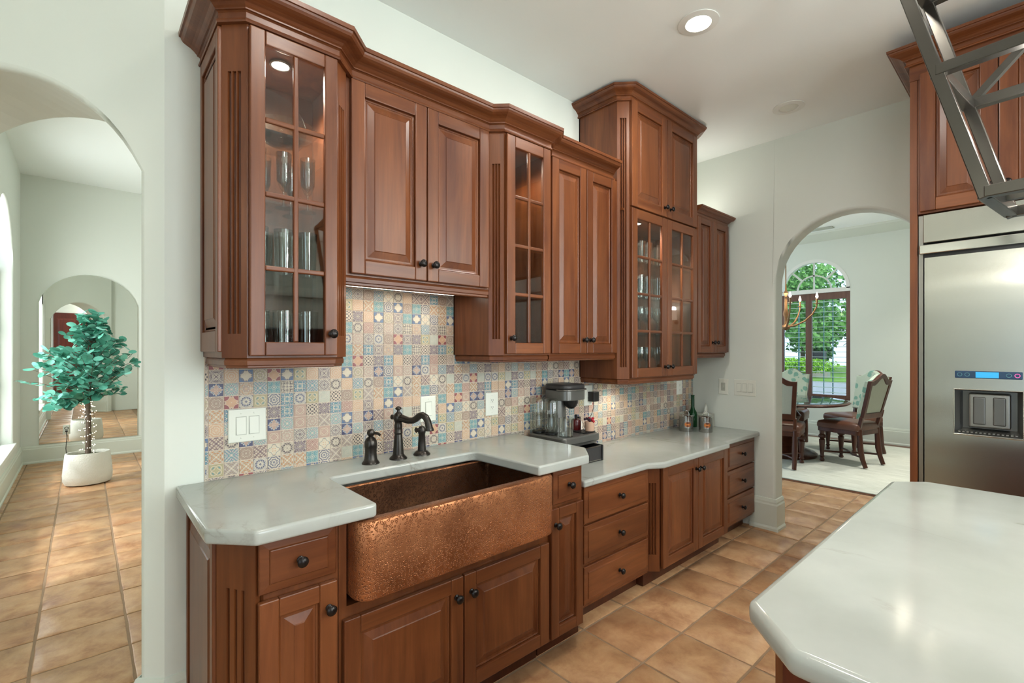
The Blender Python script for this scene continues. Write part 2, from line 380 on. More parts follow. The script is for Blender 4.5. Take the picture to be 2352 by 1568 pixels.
def sweep(mb, pl, prof, z0, i0=0, i1=None, mi=0):
    i1 = len(pl)-1 if i1 is None else i1; ms = miter(pl); k = len(prof); vs, fs = [], []
    for i in range(i0, i1+1):
        for o, h in prof: q = Vector(pl[i])+ms[i]*o; vs.append((q.x, q.y, z0+h))
    n = i1-i0+1
    for i in range(n-1):
        for j in range(k): fs.append((i*k+j, i*k+(j+1) % k, (i+1)*k+(j+1) % k, (i+1)*k+j))
    fs += [tuple(range(k-1, -1, -1)), tuple(range((n-1)*k, n*k))]
    mb.add(vs, fs, mi); return mb
def offset(pl, d): return [tuple(Vector(p)+m*d) for p, m in zip(pl, miter(pl))]
# ------------------------------------------------------------------ structure
def arch_pts(s0, s1, zs, zt, n=24):               # from (s0,zs) over the top to (s1,zs)
    hw = (s1-s0)/2; c = (s0+s1)/2; rise = zt-zs; r = (hw*hw+rise*rise)/(2*rise); zc = zt-r
    a0 = math.atan2(zs-zc, -hw); a1 = math.atan2(zs-zc, hw)
    if a0 < a1: a0 += 2*PI
    return [(c+r*math.cos(a0+(a1-a0)*i/n), zc+r*math.sin(a0+(a1-a0)*i/n)) for i in range(n+1)]
def wall_holes(name, F, L, Ht, th, holes, mat='paint', bevel=0., s_start=0.):
    """wall slab in frame F (u along, w up), thickness th going away from the room; holes: (u0,u1,z0,zs,zt) arched (or zt==zs square)"""
    mb = MB(); xs = s_start
    cuts = sorted({0., Ht}|{h[2] for h in holes}|{h[3] for h in holes})
    def pier(a, b):
        for z0, z1 in zip(cuts, cuts[1:]): mb.poly([F.p(a, z0, 0), F.p(b, z0, 0), F.p(b, z1, 0), F.p(a, z1, 0)], F.n*-th)
    for (u0, u1, z0, zs, zt) in sorted(holes):
        if u0 > xs: pier(xs, u0)
        if z0 > 0: mb.poly([F.p(u0, 0, 0), F.p(u1, 0, 0), F.p(u1, z0, 0), F.p(u0, z0, 0)], F.n*-th)
        top = arch_pts(u0, u1, zs, zt) if zt > zs else [(u0, zs), (u1, zs)]
        for (a, za), (b, zb) in zip(top, top[1:]):
            if b-a > 1e-6: mb.poly([F.p(a, za, 0), F.p(b, zb, 0), F.p(b, Ht, 0), F.p(a, Ht, 0)], F.n*-th)
        xs = u1
    if xs < L: pier(xs, L)
    o = mb.build(name, mat); bm = bmesh.new(); bm.from_mesh(o.data)
    bmesh.ops.remove_doubles(bm, verts=bm.verts, dist=1e-4)
    cen = {}
    for f in bm.faces: cen.setdefault(tuple(round(x, 3) for x in f.calc_center_median()), []).append(f)
    bmesh.ops.delete(bm, geom=[f for l in cen.values() if len(l) > 1 for f in l], context='FACES_ONLY')
    bmesh.ops.recalc_face_normals(bm, faces=bm.faces)
    if bevel:
        ly = bm.edges.layers.float.new('bevel_weight_edge')
        for e in bm.edges:
            if len(e.link_faces) != 2 or e.calc_face_angle(0) < .6: continue
            L2 = [((v.co-F.o).dot(F.r), v.co.z, (v.co-F.o).dot(F.n)) for v in e.verts]
            if abs(L2[0][2]-L2[1][2]) > 1e-3: continue
            if any(all(h[0]-1e-3 <= q[0] <= h[1]+1e-3 and q[1] < h[4]+1e-3 for q in L2) for h in holes) and not all(q[1] < 1e-3 for q in L2): e[ly] = 1.
    bm.to_mesh(o.data); bm.free()
    if bevel:
        b = o.modifiers.new('bullnose', 'BEVEL'); b.width = bevel; b.segments = 4; b.limit_method = 'WEIGHT'
        o.data.polygons.foreach_set('use_smooth', [True]*len(o.data.polygons)); o.data.set_sharp_from_angle(angle=math.radians(40))
    return struct(o)
TD = Vector((-.7453, .6668, 0)); ND = Vector((.6668, .7453, 0)); CD = Vector((.217, D, 0))   # diagonal archway wall
# back wall, right wall, archway
struct(MB().box(.217, XR+.16, D, D+.16, 0, 3.62).build('wall_back', 'paint'))
FD = Fr(CD, TD, -ND)
wall_holes('wall_archway', FD, 1.64, 3.62, .40, [(.094, 1.308, 0, 2.078, 2.453)], 'paint', .022)
FR = Fr((XR, D+.16, 0), (0, -1, 0), (-1, 0, 0))
wall_holes('wall_right', FR, 6.4, 3.62, .16, [(D+.16-1.43, D+.16-.482, 0, 1.953, 2.427)], 'paint', .02)
wall_holes('wall_left', Fr((-2.6, -4.2, 0), (0, 1, 0), (1, 0, 0)), 7.5, 3.2, .15, [(.9, 4.1, .5, 2.6, 2.6)], 'paint')
struct(MB().box(-2.6, -.95, 3.21, 3.35, 0, 3.2).build('wall_corner', 'paint'))
wall_holes('wall_front', Fr((4.07, -4.2, 0), (-1, 0, 0), (0, 1, 0)), 6.67, 3.2, .15, [(.13, .77, .7, 3.0, 3.0), (2.33, 3.47, .7, 3.0, 3.0)], 'paint')
for i, (a, b) in enumerate(((.6, 1.74), (3.3, 3.94))):
    mb = MB()
    for x in (a, (a+b)/2-.02, b-.04): mb.box(x, x+.04, -4.19, -4.15, .7, 3.0)
    for z in (.7, 1.5, 2.3, 2.95): mb.box(a, b, -4.19, -4.15, z, z+.05)
    struct(mb.build('window_%d' % (2+i), 'trim_bright'))  # frames of the made-up windows around the added kitchen fill
struct(MB().prism([(-2.6, -4.2), (XR, -4.2), (XR, D), (.217, D), (-1.0, 3.21), (-2.6, 3.21)], CZ, CZ+.1).build('ceiling', 'paint_ceiling'))
# hall beyond the archway
YH = 8.5
HL = Fr((-.585, 3.2, 0), (0, 1, 0), (1, 0, 0))
wall_holes('wall_hall_left', HL, 5.4, 3.8, .17, [(.75, 2.15, .376, 2.28, 2.98), (3.1, 4.5, .376, 2.28, 2.98)], 'paint_hall', .02)
struct(MB().box(-.75, 3.0, YH, YH+.15, 0, 3.8).build('wall_hall_back', 'paint_hall'))
struct(MB().box(2.5, 2.65, D+.16, YH, 0, 3.8).build('wall_hall_right', 'paint_hall'))
struct(MB().box(-.75, 2.65, D+.1, YH+.1, 3.62, 3.75).build('ceiling_hall', 'paint_ceiling'))
for i, y in enumerate((4.65, 7.0)):
    wn = struct(MB().box(-.72, -.56, y-.74, y+.74, .335, .384).build('window_%d' % (i+4), 'trim_bright', bevel=.006))     # sill
    f = MB()
    for dy in (-.69, -.02, .65): f.box(-.725, -.695, y+dy, y+dy+.04, .376, 2.3)
    for z in (.376, 1.0, 1.65, 2.28): f.box(-.725, -.695, y-.69, y+.69, z, z+.035)
    f.build('window_frame', 'trim_bright', wn)
    MB().box(-.712, -.708, y-.69, y+.69, .38, 2.97).build('glass_pane', 'window_glass', wn)
# dining room
XD = 9.1
FW = Fr((XD, 4.95, 0), (0, -1, 0), (-1, 0, 0))
wall_holes('wall_dining_far', FW, 7.0, 3.4, .18, [(4.95-3.13, 4.95-2.09, .62, 2.40, 2.92)], 'paint')
wall_holes('wall_dining_left', Fr((XR+.16, 4.95, 0), (1, 0, 0), (0, -1, 0)), 5.0, 3.4, .15, [(.87, 4.27, .7, 2.9, 2.9)], 'paint')
struct(MB().box(XR+.16, XD, -2.15, -2.0, 0, 3.4).build('wall_dining_right', 'paint'))
struct(MB().box(XR+.16, XD, -2.0, 4.95, 3.33, 3.45).build('ceiling_dining', 'paint_ceiling'))
struct(MB().poly([(XD, -2, 3.33), (XD-.28, -2, 3.33), (XD-.26, -2, 3.30), (XD, -2, 3.22)], (0, 6.95, 0)).build('trim_1', 'trim_white'))
tag(MB().box(8.55, 8.68, 2.2, 2.62, 3.315, 3.328).build('ceiling_vent', 'plastic_grey'), 'slim grey ceiling air vent above the dining room window', 'vent')
# baseboards
BB = [(0, 0), (.026, 0), (.026, .02), (.018, .035), (.018, .20), (.013, .212), (.013, .225), (.006, .247), (0, .25)]
a = CD+TD*.094
struct(sweep(MB(), [tuple((a+ND*.38)[:2]), tuple(a[:2]), tuple(CD[:2]), (.30, D)], BB, 0).build('baseboard_left', 'trim_white'))
struct(sweep(MB(), [(XR, 1.62), (XR, 1.43), (XR+.15, 1.43)], BB, 0).build('baseboard_right', 'trim_white'))
struct(sweep(MB(), [(-.585, 3.4), (-.585, YH), (2.5, YH)], [(o, h*.9) for o, h in BB], 0).build('baseboard_hall', 'trim_white'))
struct(sweep(MB(), [(XD, 4.9), (XD, -2.0)], BB, 0).build('baseboard_dining', 'trim_white'))
# floor with single tiles
PT = .348; GX, GY = 1.909, 1.583
flo = struct(MB().prism([(-2.6, -4.2), (5.76, -4.2), (5.76, D+.3), (2.6, D+.3), (2.6, YH+.1), (-.75, YH+.1), (-.75, 3.3), (-2.6, 3.3)], -.06, -.005).build('floor', 'grout_floor'))
tile_me = []
for k in range(6):
    q = PT/2-.0058; pts = []
    n = 6
    for sd in range(4):
        for i in range(n):
            t = -q+2*q*i/n; j = random.uniform(-.0016, .0016) if i else 0; e = q+j
            pts.append([(t, -e), (e, t), (-t, e), (-e, -t)][sd])
    mb = MB(); N = len(pts)
    inner = [(x*.972, y*.972) for x, y in pts]
    mb.add([(x, y, -.008) for x, y in pts]+[(x, y, -.0035) for x, y in pts]+[(x, y, 0) for x, y in inner],
           [(r*N+i, r*N+(i+1) % N, r*N+N+(i+1) % N, r*N+N+i) for r in (0, 1) for i in range(N)]+[tuple(range(2*N, 3*N))])
    tile_me.append(mb.mesh('tile', 'terracotta', True))
def floor_tile(i, j):
    x, y = GX+(i+.5)*PT, GY+(j+.5)*PT
    o = inst('tile', random.choice(tile_me), flo, (x, y, random.uniform(-.0008, .0008)), (random.uniform(-.002, .002), random.uniform(-.002, .002), random.choice((0, PI/2, PI, -PI/2))))
def inside(x, y):
    if x < -.55 and y > 3.0: return False
    if y > D+.1: return (-.75 < x < 1.0) and y < YH
    return True
cnt = 0
for i in range(-9, 11):
    for j in range(-5, 20):
        x, y = GX+(i+.5)*PT, GY+(j+.5)*PT
        if j > 0 and x > 1.0: 
            if not (x > XR and y < D+.4): continue
        if j <= 0 and y > D: continue
        if x > XR-.2 and (y < -.3): continue
        if y < -.2 and x > 2.5 or x < -1.0: continue
        if x < -.72 and y > 2.6: continue
        floor_tile(i, j); cnt += 1
struct(MB().box(5.76, XD, -2.0, 4.95, -.06, 0).build('floor_dining', 'wood_x'))
tag(MB().box(5.80, 8.86, -1.4, 4.2, 0.001, .012).build('area_rug', 'rug', bevel=.004), 'large pale sage woven rug under the dining table', 'rug')
# backsplash with single tiles
TS = .0512
# tiled areas: each stops at the worktop below and at the cabinet bottom above
REG = [(.339, .751, .9332, 1.4025), (.751, 1.474, .9332, 1.7215), (1.474, 1.9155, .9332, 1.4025), (1.9155, 2.5065, .7712, 1.4025), (2.5065, 3.4585, .7712, 1.2445), (3.4585, 4.066, .7712, 1.4025)]
mb = MB()
for x0, x1, z0, z1 in REG: mb.box(x0, x1, D-.004, D-.0003, z0, z1)
bs = tag(mb.build('backsplash', 'grout_wall'), 'mosaic backsplash of small multicoloured patterned tiles above the worktops', 'backsplash')
x_g, z_g = .4025, 1.404
def tile_box(x0, x1, z0, z1, y=D-.0065):
    vs = [(x0, D-.004, z0), (x1, D-.004, z0), (x1, D-.004, z1), (x0, D-.004, z1), (x0, y, z0), (x1, y, z0), (x1, y, z1), (x0, y, z1)]
    return vs, [(4, 5, 6, 7), (0, 1, 5, 4), (1, 2, 6, 5), (2, 3, 7, 6), (3, 0, 4, 7)]
def uvquad(me, full):
    uv = me.uv_layers.new(name='UVMap')
    for p in me.polygons:
        if len(p.vertices) == 4 and abs(p.normal.y) > .9:
            for li in p.loop_indices:
                co = me.vertices[me.loops[li].vertex_index].co; uv.data[li].uv = full(co, p.index)
h2 = TS/2-.0016
btile = []
for i, tm in enumerate(TILE_MATS):
    vs, fs = tile_box(-h2, h2, -h2, h2); vs = [(a, b-D, c) for a, b, c in vs]
    mb = MB(); mb.add(vs, fs); me = mb.mesh('tile', tm); uvquad(me, lambda co, k: ((co.x+h2)/(2*h2), (co.z+h2)/(2*h2))); btile.append(me)
rnd = random.Random(3); used = 0; rest = MB(); restm = []; info = []
for i in range(-2, 73):
    for j in range(-13, 7):
        cx0, cz0 = x_g+i*TS, z_g+j*TS; cx1, cz1 = cx0+TS, cz0+TS
        rs = [r for r in REG if r[0] < cx1-1e-6 and r[1] > cx0+1e-6]
        if not rs: continue
        lo, hi = max(r[2] for r in rs), min(r[3] for r in rs)
        kind = (i*7+j*11+((i//11)*5+(j//6)*3)) % len(TILE_MATS) if rnd.random() < .6 else rnd.randrange(len(TILE_MATS))
        if cz0 >= lo-1e-4 and cz1 <= hi+1e-4 or len(rs) == 1: pcs = [(max(cx0, rs[0][0]), min(cx1, rs[-1][1]), max(cz0, lo), min(cz1, hi))]
        else: pcs = [(max(cx0, r[0]), min(cx1, r[1]), max(cz0, r[2]), min(cz1, r[3])) for r in rs]
        for x0, x1, z0, z1 in pcs:
            if x1-x0 < .006 or z1-z0 < .006: continue
            if x1-x0 > TS-.001 and z1-z0 > TS-.001 and used < 300 and i < 34:
                inst('tile', btile[kind], bs, ((x0+x1)/2, D, (z0+z1)/2)); used += 1
            else:
                g = .0016; vs, fs = tile_box(x0+g, x1-g, z0+g, z1-g); rest.add(vs, fs, kind); info.append((cx0, cz0))
ro = rest.build('tile_field', TILE_MATS, bs); ro['kind'] = 'stuff'
uvquad(ro.data, lambda co, k: ((co.x-info[k//5][0])/TS, (co.z-info[k//5][1])/TS))
# ------------------------------------------------------------------ cabinets
KNOB = MB().lathe([(.011, 0), (.011, .003), (.006, .006), (.0055, .014), (.009, .018), (.0155, .021), (.0165, .026), (.013, .031), (.006, .0335), (0, .034)], n=16, axis='y').mesh('knob', 'knob_bronze', True)
RAISED = [(0, .006), (.004, .008), (.008, .006), (.009, .004), (.016, .004), (.042, .012), (.045, .0145)]
def knob_at(parent, F, u, w, d=.02):
    p = F.p(u, w, d); rz = math.atan2(-F.n.x, -F.n.y); k = inst('knob', KNOB, parent, p, (0, 0, -rz)); return k
def raised(parent, F, u0, u1, w0, w1, mat='wood_z', prof=RAISED, d0=0., name='panel'):
    return MB().rings(F, u0, u1, w0, w1, [(i, d+d0) for i, d in prof], back=False).build(name, mat, parent, bevel=0)
def door(parent, F, u0, u1, w0, w1, knob=None, st=.058, glass=None, hv='wood_x', name='door', vm='wood_z'):
    t = .020; mb = MB()
    for a, b in ((u0, u0+st), (u1-st, u1)): mb.box(a, b, 0, t, w0, w1, 0, F)
    for a, b in ((w0, w0+st), (w1-st, w1)): mb.box(u0+st, u1-st, .0005, t-.0004, a, b, 1, F)
    o = mb.build(name, [vm, hv], parent, bevel=.0035, seg=2)
    a0, a1, b0, b1 = u0+st, u1-st, w0+st, w1-st
    if glass:
        nx, nz = glass; bw = .017; pw, ph = (a1-a0)/nx, (b1-b0)/nz
        for i in range(1, nx):
            MB().box(a0+i*pw-bw/2, a0+i*pw+bw/2, .004, .017, b0, b1, 0, F).build('muntin', vm, o, bevel=.004)
        for j in range(1, nz):
            MB().box(a0, a1, .004, .0165, b0+j*ph-bw/2, b0+j*ph+bw/2, 0, F).build('muntin', hv, o, bevel=.004)
        for i in range(nx):
            for j in range(nz):
                MB().box(a0+i*pw+.002, a0+(i+1)*pw-.002, .007, .0095, b0+j*ph+.002, b0+(j+1)*ph-.002, 0, F).build('pane', 'pane', o)
    else: raised(o, F, a0, a1, b0, b1, vm, name='panel')
    if knob: knob_at(o, F, *knob)
    return o
def drawer(parent, F, u0, u1, w0, w1, knob=True, hv='wood_x'):
    o = MB().rings(F, u0, u1, w0, w1, [(0, 0), (0, .012), (.003, .0145), (.026, .0165), (.0285, .021), (.031, .022)]).build('drawer', hv, parent)
    if knob: knob_at(o, F, (u0+u1)/2, (w0+w1)/2, .022)
    return o
def pilaster(parent, p0, p1, z0, z1, f0, f1, name='fluted_pilaster', th=.016):
    a, b = Vector((*p0, 0)), Vector((*p1, 0)); r = (b-a).normalized(); n = Vector((r.y, -r.x, 0)); L = (b-a).length
    F = Fr(a, r, n); mb = MB(); fw = min(.0125, L*.155); dp = .0115; pr = [(0, 0)]
    for c in (.31, .5, .69):
        c *= L; pr += [(c-fw/2, 0), (c-fw*.38, -dp*.75), (c, -dp), (c+fw*.38, -dp*.75), (c+fw/2, 0)]
    pr += [(L, 0), (L, -th), (0, -th)]; k = len(pr)
    vs = [F.p(u, z, d) for z in (f0, f1) for u, d in pr]
    mb.add(vs, [(i, (i+1) % k, k+(i+1) % k, k+i) for i in range(k)])
    mb.box(0, L, -th, 0, z0, f0, 0, F); mb.box(0, L, -th, 0, f1, z1, 0, F)
    return mb.build(name, 'wood_z', parent)
CROWN = [(0, 0), (.013, 0), (.0155, .004), (.0135, .010), (.010, .012), (.010, .028), (.014, .031), (.019, .032), (.019, .036), (.024, .040), (.030, .046), (.038, .051), (.050, .056), (.059, .061), (.064, .068), (.066, .074), (.071, .075), (.072, .088), (0, .088)]
def crown(parent, pl, z, i0=0, i1=None, s=1., sh=1., mat='wood_x'):
    return sweep(MB(), pl, [(o*s, h*sh) for o, h in CROWN], z, i0, i1).build('crown_moulding', mat, parent)
def light_rail(parent, pl, z, h=.035, mat='wood_x', inset=.007):
    prof = [(-.030, 0), (-.004, 0), (0, -.010), (-.001, -.024), (-.006, -.027), (-.006, -h+.003), (-.010, -h), (-.030, -h)]
    pl = [(x, min(y, D-.0067)) for x, y in pl]          # ends against the tiles
    return sweep(MB(), offset(pl, -inset), prof, z).build('light_rail', mat, parent)
def shell(parent, pl, z0, z1, mat='wood_z', shelves=()):
    """open box behind a front outline: outer outline pl from wall to wall, no front"""
    x0, x1 = pl[0][0], pl[-1][0]; yf = min(p[1] for p in pl); mb = MB()
    mb.box(x0, x0+.016, pl[1][1], D, z0, z1); mb.box(x1-.016, x1, pl[-2][1], D, z0, z1)
    mb.box(x0, x1, D-.012, D-.001, z0, z1)
    body = mb.build('carcass', mat, parent, bevel=.001)
    poly = list(pl); inn = offset(pl, -.004)
    MB().prism(inn, z1-.018, z1-.001).build('top_board', mat, parent); MB().prism(inn, z0+.001, z0+.018).build('bottom_board', mat, parent)
    for z in shelves: MB().box(x0+.017, x1-.017, yf+.05, D-.013, z-.008, z).build('glass_shelf', 'pane', parent)
    return body
def side_panel(parent, F, u0, u1, w0, w1):       # framed raised end panel lying on a cabinet side
    st = .05; mb = MB(); t = .012
    for a, b in ((u0, u0+st*.6), (u1-st*.7, u1)): mb.box(a, b, -.001, t, w0, w1, 0, F)
    for a, b in ((w0, w0+st*1.4), (w1-st, w1)): mb.box(u0+st*.6, u1-st*.7, -.001, t, a, b, 0, F)
    o = mb.build('end_panel', 'wood_z', parent, bevel=.003)
    raised(o, F, u0+st*.6, u1-st*.7, w0+st*1.4, w1-st, 'wood_z', d0=-.004)
# ---- upper run
SXA = (.336, .393, .693, .750)
PLT = [(.336, D), (.336, 1.797), (.396, 1.737), (.693, 1.737), (.776, 1.82), (1.475, 1.82), (1.528, 1.768), (1.848, 1.768), (1.900, 1.82), (2.470, 1.82)]
ZC = 2.490
UPZ0 = 1.403
A = thing('glass_cabinet', 'cherry wall cabinet with eight pane glass door and end panel, beside the archway', 'cabinet', (.54, D, 1.37), 'cherry wall cabinets')
plA = [(.336, D), (.336, 1.797), (.396, 1.737), (.693, 1.737), (.750, 1.794), (.750, D)]
shell(A, plA, UPZ0, ZC+.02, shelves=(1.70, 1.945, 2.19))
pilaster(A, (.336, 1.797), (.396, 1.737), UPZ0, ZC+.02, 1.482, 2.338); pilaster(A, (.693, 1.737), (.750, 1.794), UPZ0, ZC+.02, 1.482, 2.338)
FA = Fr((0, 1.737, 0))
fr = MB()
for a, b in ((.396, .420), (.669, .693)): fr.box(a, b, -.018, 0, UPZ0, ZC+.02, 0, FA)
fr.box(.420, .669, -.018, 0, UPZ0, UPZ0+.03, 0, FA); fr.box(.420, .669, -.018, 0, ZC-.02, ZC+.02, 0, FA)
fr.build('face_frame', 'wood_z', A)
door(A, FA, .401, .688, 1.410, 2.483, (.664, 1.487), .046, (2, 4))
side_panel(A, Fr((.336, D, 0), (0, -1, 0), (-1, 0, 0)), .012, .323, UPZ0+.02, ZC-.005)
crown(A, PLT, ZC, 0, 4, 1.08, 1.15); light_rail(A, plA, UPZ0)
B = thing('sink_cabinet', 'cherry double door wall cabinet hung high over the copper sink', 'cabinet', (1.11, D, 1.68), 'cherry wall cabinets')
MB().box(.751, 1.474, 1.82, D-.001, 1.722, ZC+.02).build('carcass', 'wood_z', B)
FB = Fr((0, 1.82, 0))
door(B, FB, .775, 1.114, 1.729, 2.487, (1.084, 1.80), .056); door(B, FB, 1.119, 1.463, 1.729, 2.487, (1.148, 1.80), .056)
light_rail(B, [(.751, 1.82), (1.474, 1.82)], 1.722, .038, inset=.0); crown(B, PLT, ZC, 4, 5, 1.08, 1.15)
led = thing('light_strip', 'glowing strip light fixed under the cabinet over the sink', 'light', (1.1, 2.0, 1.70))
MB().box(.80, 1.40, 1.985, 2.015, 1.708, 1.719).build('housing', 'plastic_white', led); MB().box(.805, 1.395, 1.99, 2.01, 1.704, 1.709).build('diffuser', 'led_strip', led)
C = thing('glass_cabinet', 'narrow cherry wall cabinet with eight pane glass door between two solid door cabinets', 'cabinet', (1.69, D, 1.37), 'cherry wall cabinets')
plC = [(1.475, D), (1.475, 1.82), (1.528, 1.768), (1.848, 1.768), (1.900, 1.82), (1.900, D)]
shell(C, plC, UPZ0, ZC+.02, shelves=(1.70, 1.945, 2.19)); pilaster(C, plC[1], plC[2], UPZ0, ZC+.02, 1.482, 2.338); pilaster(C, plC[3], plC[4], UPZ0, ZC+.02, 1.482, 2.338)
FC = Fr((0, 1.768, 0)); fr = MB()
for a, b in ((1.528, 1.56), (1.815, 1.848)): fr.box(a, b, -.018, 0, UPZ0, ZC+.02, 0, FC)
fr.box(1.56, 1.815, -.018, 0, UPZ0, UPZ0+.03, 0, FC); fr.box(1.56, 1.815, -.018, 0, ZC-.02, ZC+.02, 0, FC)
fr.build('face_frame', 'wood_z', C)
door(C, FC, 1.534, 1.840, 1.410, 2.483, (1.560, 1.487), .054, (2, 4))
light_rail(C, plC, UPZ0); crown(C, PLT, ZC, 5, 8, 1.08, 1.15)
Dc = thing('wall_cabinet', 'cherry double door wall cabinet between the narrow glass cabinet and the tall glass cabinet', 'cabinet', (2.2, D, 1.37), 'cherry wall cabinets')
MB().box(1.901, 2.503, 1.82, D-.001, UPZ0, ZC+.02).build('carcass', 'wood_z', Dc)
door(Dc, FB, 1.908, 2.199, 1.410, 2.487, (2.172, 1.487), .056); door(Dc, FB, 2.204, 2.497, 1.410, 2.487, (2.232, 1.487), .056)
light_rail(Dc, [(1.901, 1.82), (2.503, 1.82)], UPZ0, inset=.0); crown(Dc, PLT, ZC, 8, 9, 1.08, 1.15)
# tall glass cabinet
E = thing('tall_glass_cabinet', 'tall cherry cabinet reaching the ceiling with solid doors over glass doors', 'cabinet', (2.98, D, 1.21), 'cherry wall cabinets')
plE = [(2.507, D), (2.507, 1.808), (2.560, 1.754), (3.405, 1.754), (3.458, 1.808), (3.458, D)]
shell(E, plE, 1.245, 3.03, shelves=(1.54, 1.775, 2.02)); pilaster(E, plE[1], plE[2], 1.245, 3.03, 1.32, 2.89); pilaster(E, plE[3], plE[4], 1.245, 3.03, 1.32, 2.89)
FE = Fr((0, 1.754, 0)); fr = MB()
for a, b in ((2.560, 2.60), (2.96, 3.0), (3.365, 3.405)): fr.box(a, b, -.018, 0, 1.245, 3.03, 0, FE)
for a, b in ((1.245, 1.28), (2.29, 2.36), (2.99, 3.03)): fr.box(2.60, 3.365, -.0185, -.0005, a, b, 0, FE)
fr.build('face_frame', 'wood_z', E)
MB().box(2.525, 3.44, 1.78, D-.013, 2.31, 2.325).build('divider_board', 'wood_x', E)
door(E, FE, 2.565, 2.978, 2.336, 3.008, (2.945, 2.395), .062); door(E, FE, 2.983, 3.400, 2.336, 3.008, (3.018, 2.395), .062)
door(E, FE, 2.565, 2.978, 1.252, 2.325, (2.948, 1.315), .060, (2, 4)); door(E, FE, 2.983, 3.400, 1.252, 2.325, (3.014, 1.315), .060, (2, 4))
crown(E, plE, 2.995, s=1.05, sh=.92); light_rail(E, plE, 1.245, .036)
Fc = thing('wall_cabinet', 'small cherry double door wall cabinet in the corner next to the dining archway wall', 'cabinet', (3.73, D, 1.365), 'cherry wall cabinets')
MB().box(3.46, 3.990, 1.78, D-.001, UPZ0, 2.47).build('carcass', 'wood_z', Fc)
FF = Fr((0, 1.78, 0))
door(Fc, FF, 3.464, 3.722, 1.408, 2.446, (3.696, 1.487), .05); door(Fc, FF, 3.727, 3.986, 1.408, 2.446, (3.752, 1.487), .05)
crown(Fc, [(3.462, 1.78), (3.990, 1.78), (3.990, D)], 2.446, s=.75, sh=.9); light_rail(Fc, [(3.462, 1.78), (3.988, 1.78), (3.988, D)], UPZ0, .038)
# ---- base run
ZB, TK = .885, .10
def base_body(parent, poly, z1, toe=.075, name='carcass', mat='wood_z'):
    MB().prism(poly, TK, z1).build(name, mat, parent)
    x0, x1 = min(p[0] for p in poly), max(p[0] for p in poly); yf = min(p[1] for p in poly)
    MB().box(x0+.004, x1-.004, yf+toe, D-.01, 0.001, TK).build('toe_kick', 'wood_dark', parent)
FS = Fr((0, 1.51, 0))
b1 = thing('base_cabinet', 'cherry base cabinet with one drawer over one door and fluted corner, left of the sink', 'cabinet', (.46, 1.8, 0), 'cherry base cabinets')
base_body(b1, [(.293, D-.001), (.293, 1.662), (.388, 1.512), (.606, 1.512), (.606, D-.001)], ZB)
pilaster(b1, (.291, 1.63), (.366, 1.51), .10, ZB, .16, .735)
side_panel(b1, Fr((.293, D, 0), (0, -1, 0), (-1, 0, 0)), .004, .485, .03, ZB-.005)
drawer(b1, FS, .372, .594, .727, .880)
door(b1, FS, .371, .596, .115, .706, (.569, .628), .054)
b2 = thing('sink_base_cabinet', 'cherry base cabinet with two wide doors below the copper sink', 'cabinet', (1.09, 1.8, 0), 'cherry base cabinets')
mb = MB(); mb.box(.608, 1.572, 1.512, D-.001, TK, .60); mb.box(.608, .634, 1.512, D-.001, .60, ZB); mb.box(1.546, 1.572, 1.512, D-.001, .60, ZB); mb.build('carcass', 'wood_z', b2)
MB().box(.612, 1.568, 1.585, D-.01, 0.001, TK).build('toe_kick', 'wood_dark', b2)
door(b2, FS, .618, 1.085, .117, .565, (1.052, .493), .056); door(b2, FS, 1.090, 1.559, .117, .565, (1.122, .493), .056)
b3 = thing('base_cabinet', 'narrow cherry base cabinet with one drawer over one door, right of the copper sink', 'cabinet', (1.72, 1.8, 0), 'cherry base cabinets')
base_body(b3, [(1.574, D-.001), (1.574, 1.512), (1.800, 1.512), (1.875, 1.587), (1.875, D-.001)], ZB)
drawer(b3, FS, 1.590, 1.790, .722, .882); door(b3, FS, 1.575, 1.795, .115, .707, (1.600, .633), .05)
ZL = .730
FL = Fr((0, 1.59, 0))
b4 = thing('drawer_cabinet', 'cherry base cabinet with three wide drawers under the coffee machine worktop', 'cabinet', (2.2, 1.8, 0), 'cherry base cabinets')
base_body(b4, [(1.877, D-.001), (1.877, 1.592), (2.510, 1.592), (2.510, D-.001)], ZL)
for z0, z1 in ((.537, .728), (.333, .526), (.122, .315)): drawer(b4, FL, 1.905, 2.492, z0, z1)
b5 = thing('base_cabinet', 'cherry base cabinet standing forward with two tall doors and a fluted corner', 'cabinet', (3.02, 1.8, 0), 'cherry base cabinets')
FM = Fr((0, 1.55, 0))
base_body(b5, [(2.512, D-.001), (2.512, 1.637), (2.600, 1.552), (3.46, 1.552), (3.52, 1.612), (3.52, D-.001)], ZL)
pilaster(b5, (2.512, 1.610), (2.575, 1.550), .10, ZL, .20, .63)
door(b5, FM, 2.585, 3.014, .116, .722, (2.985, .652), .06); door(b5, FM, 3.019, 3.450, .116, .722, (3.048, .652), .06)
b6 = thing('drawer_cabinet', 'cherry base cabinet with three narrow drawers against the dining archway wall', 'cabinet', (3.8, 1.8, 0), 'cherry base cabinets')
base_body(b6, [(3.522, D-.001), (3.522, 1.592), (4.04, 1.592), (4.04, D-.001)], ZL)
for z0, z1 in ((.533, .728), (.330, .523), (.120, .318)): drawer(b6, FL, 3.535, 4.036, z0, z1)
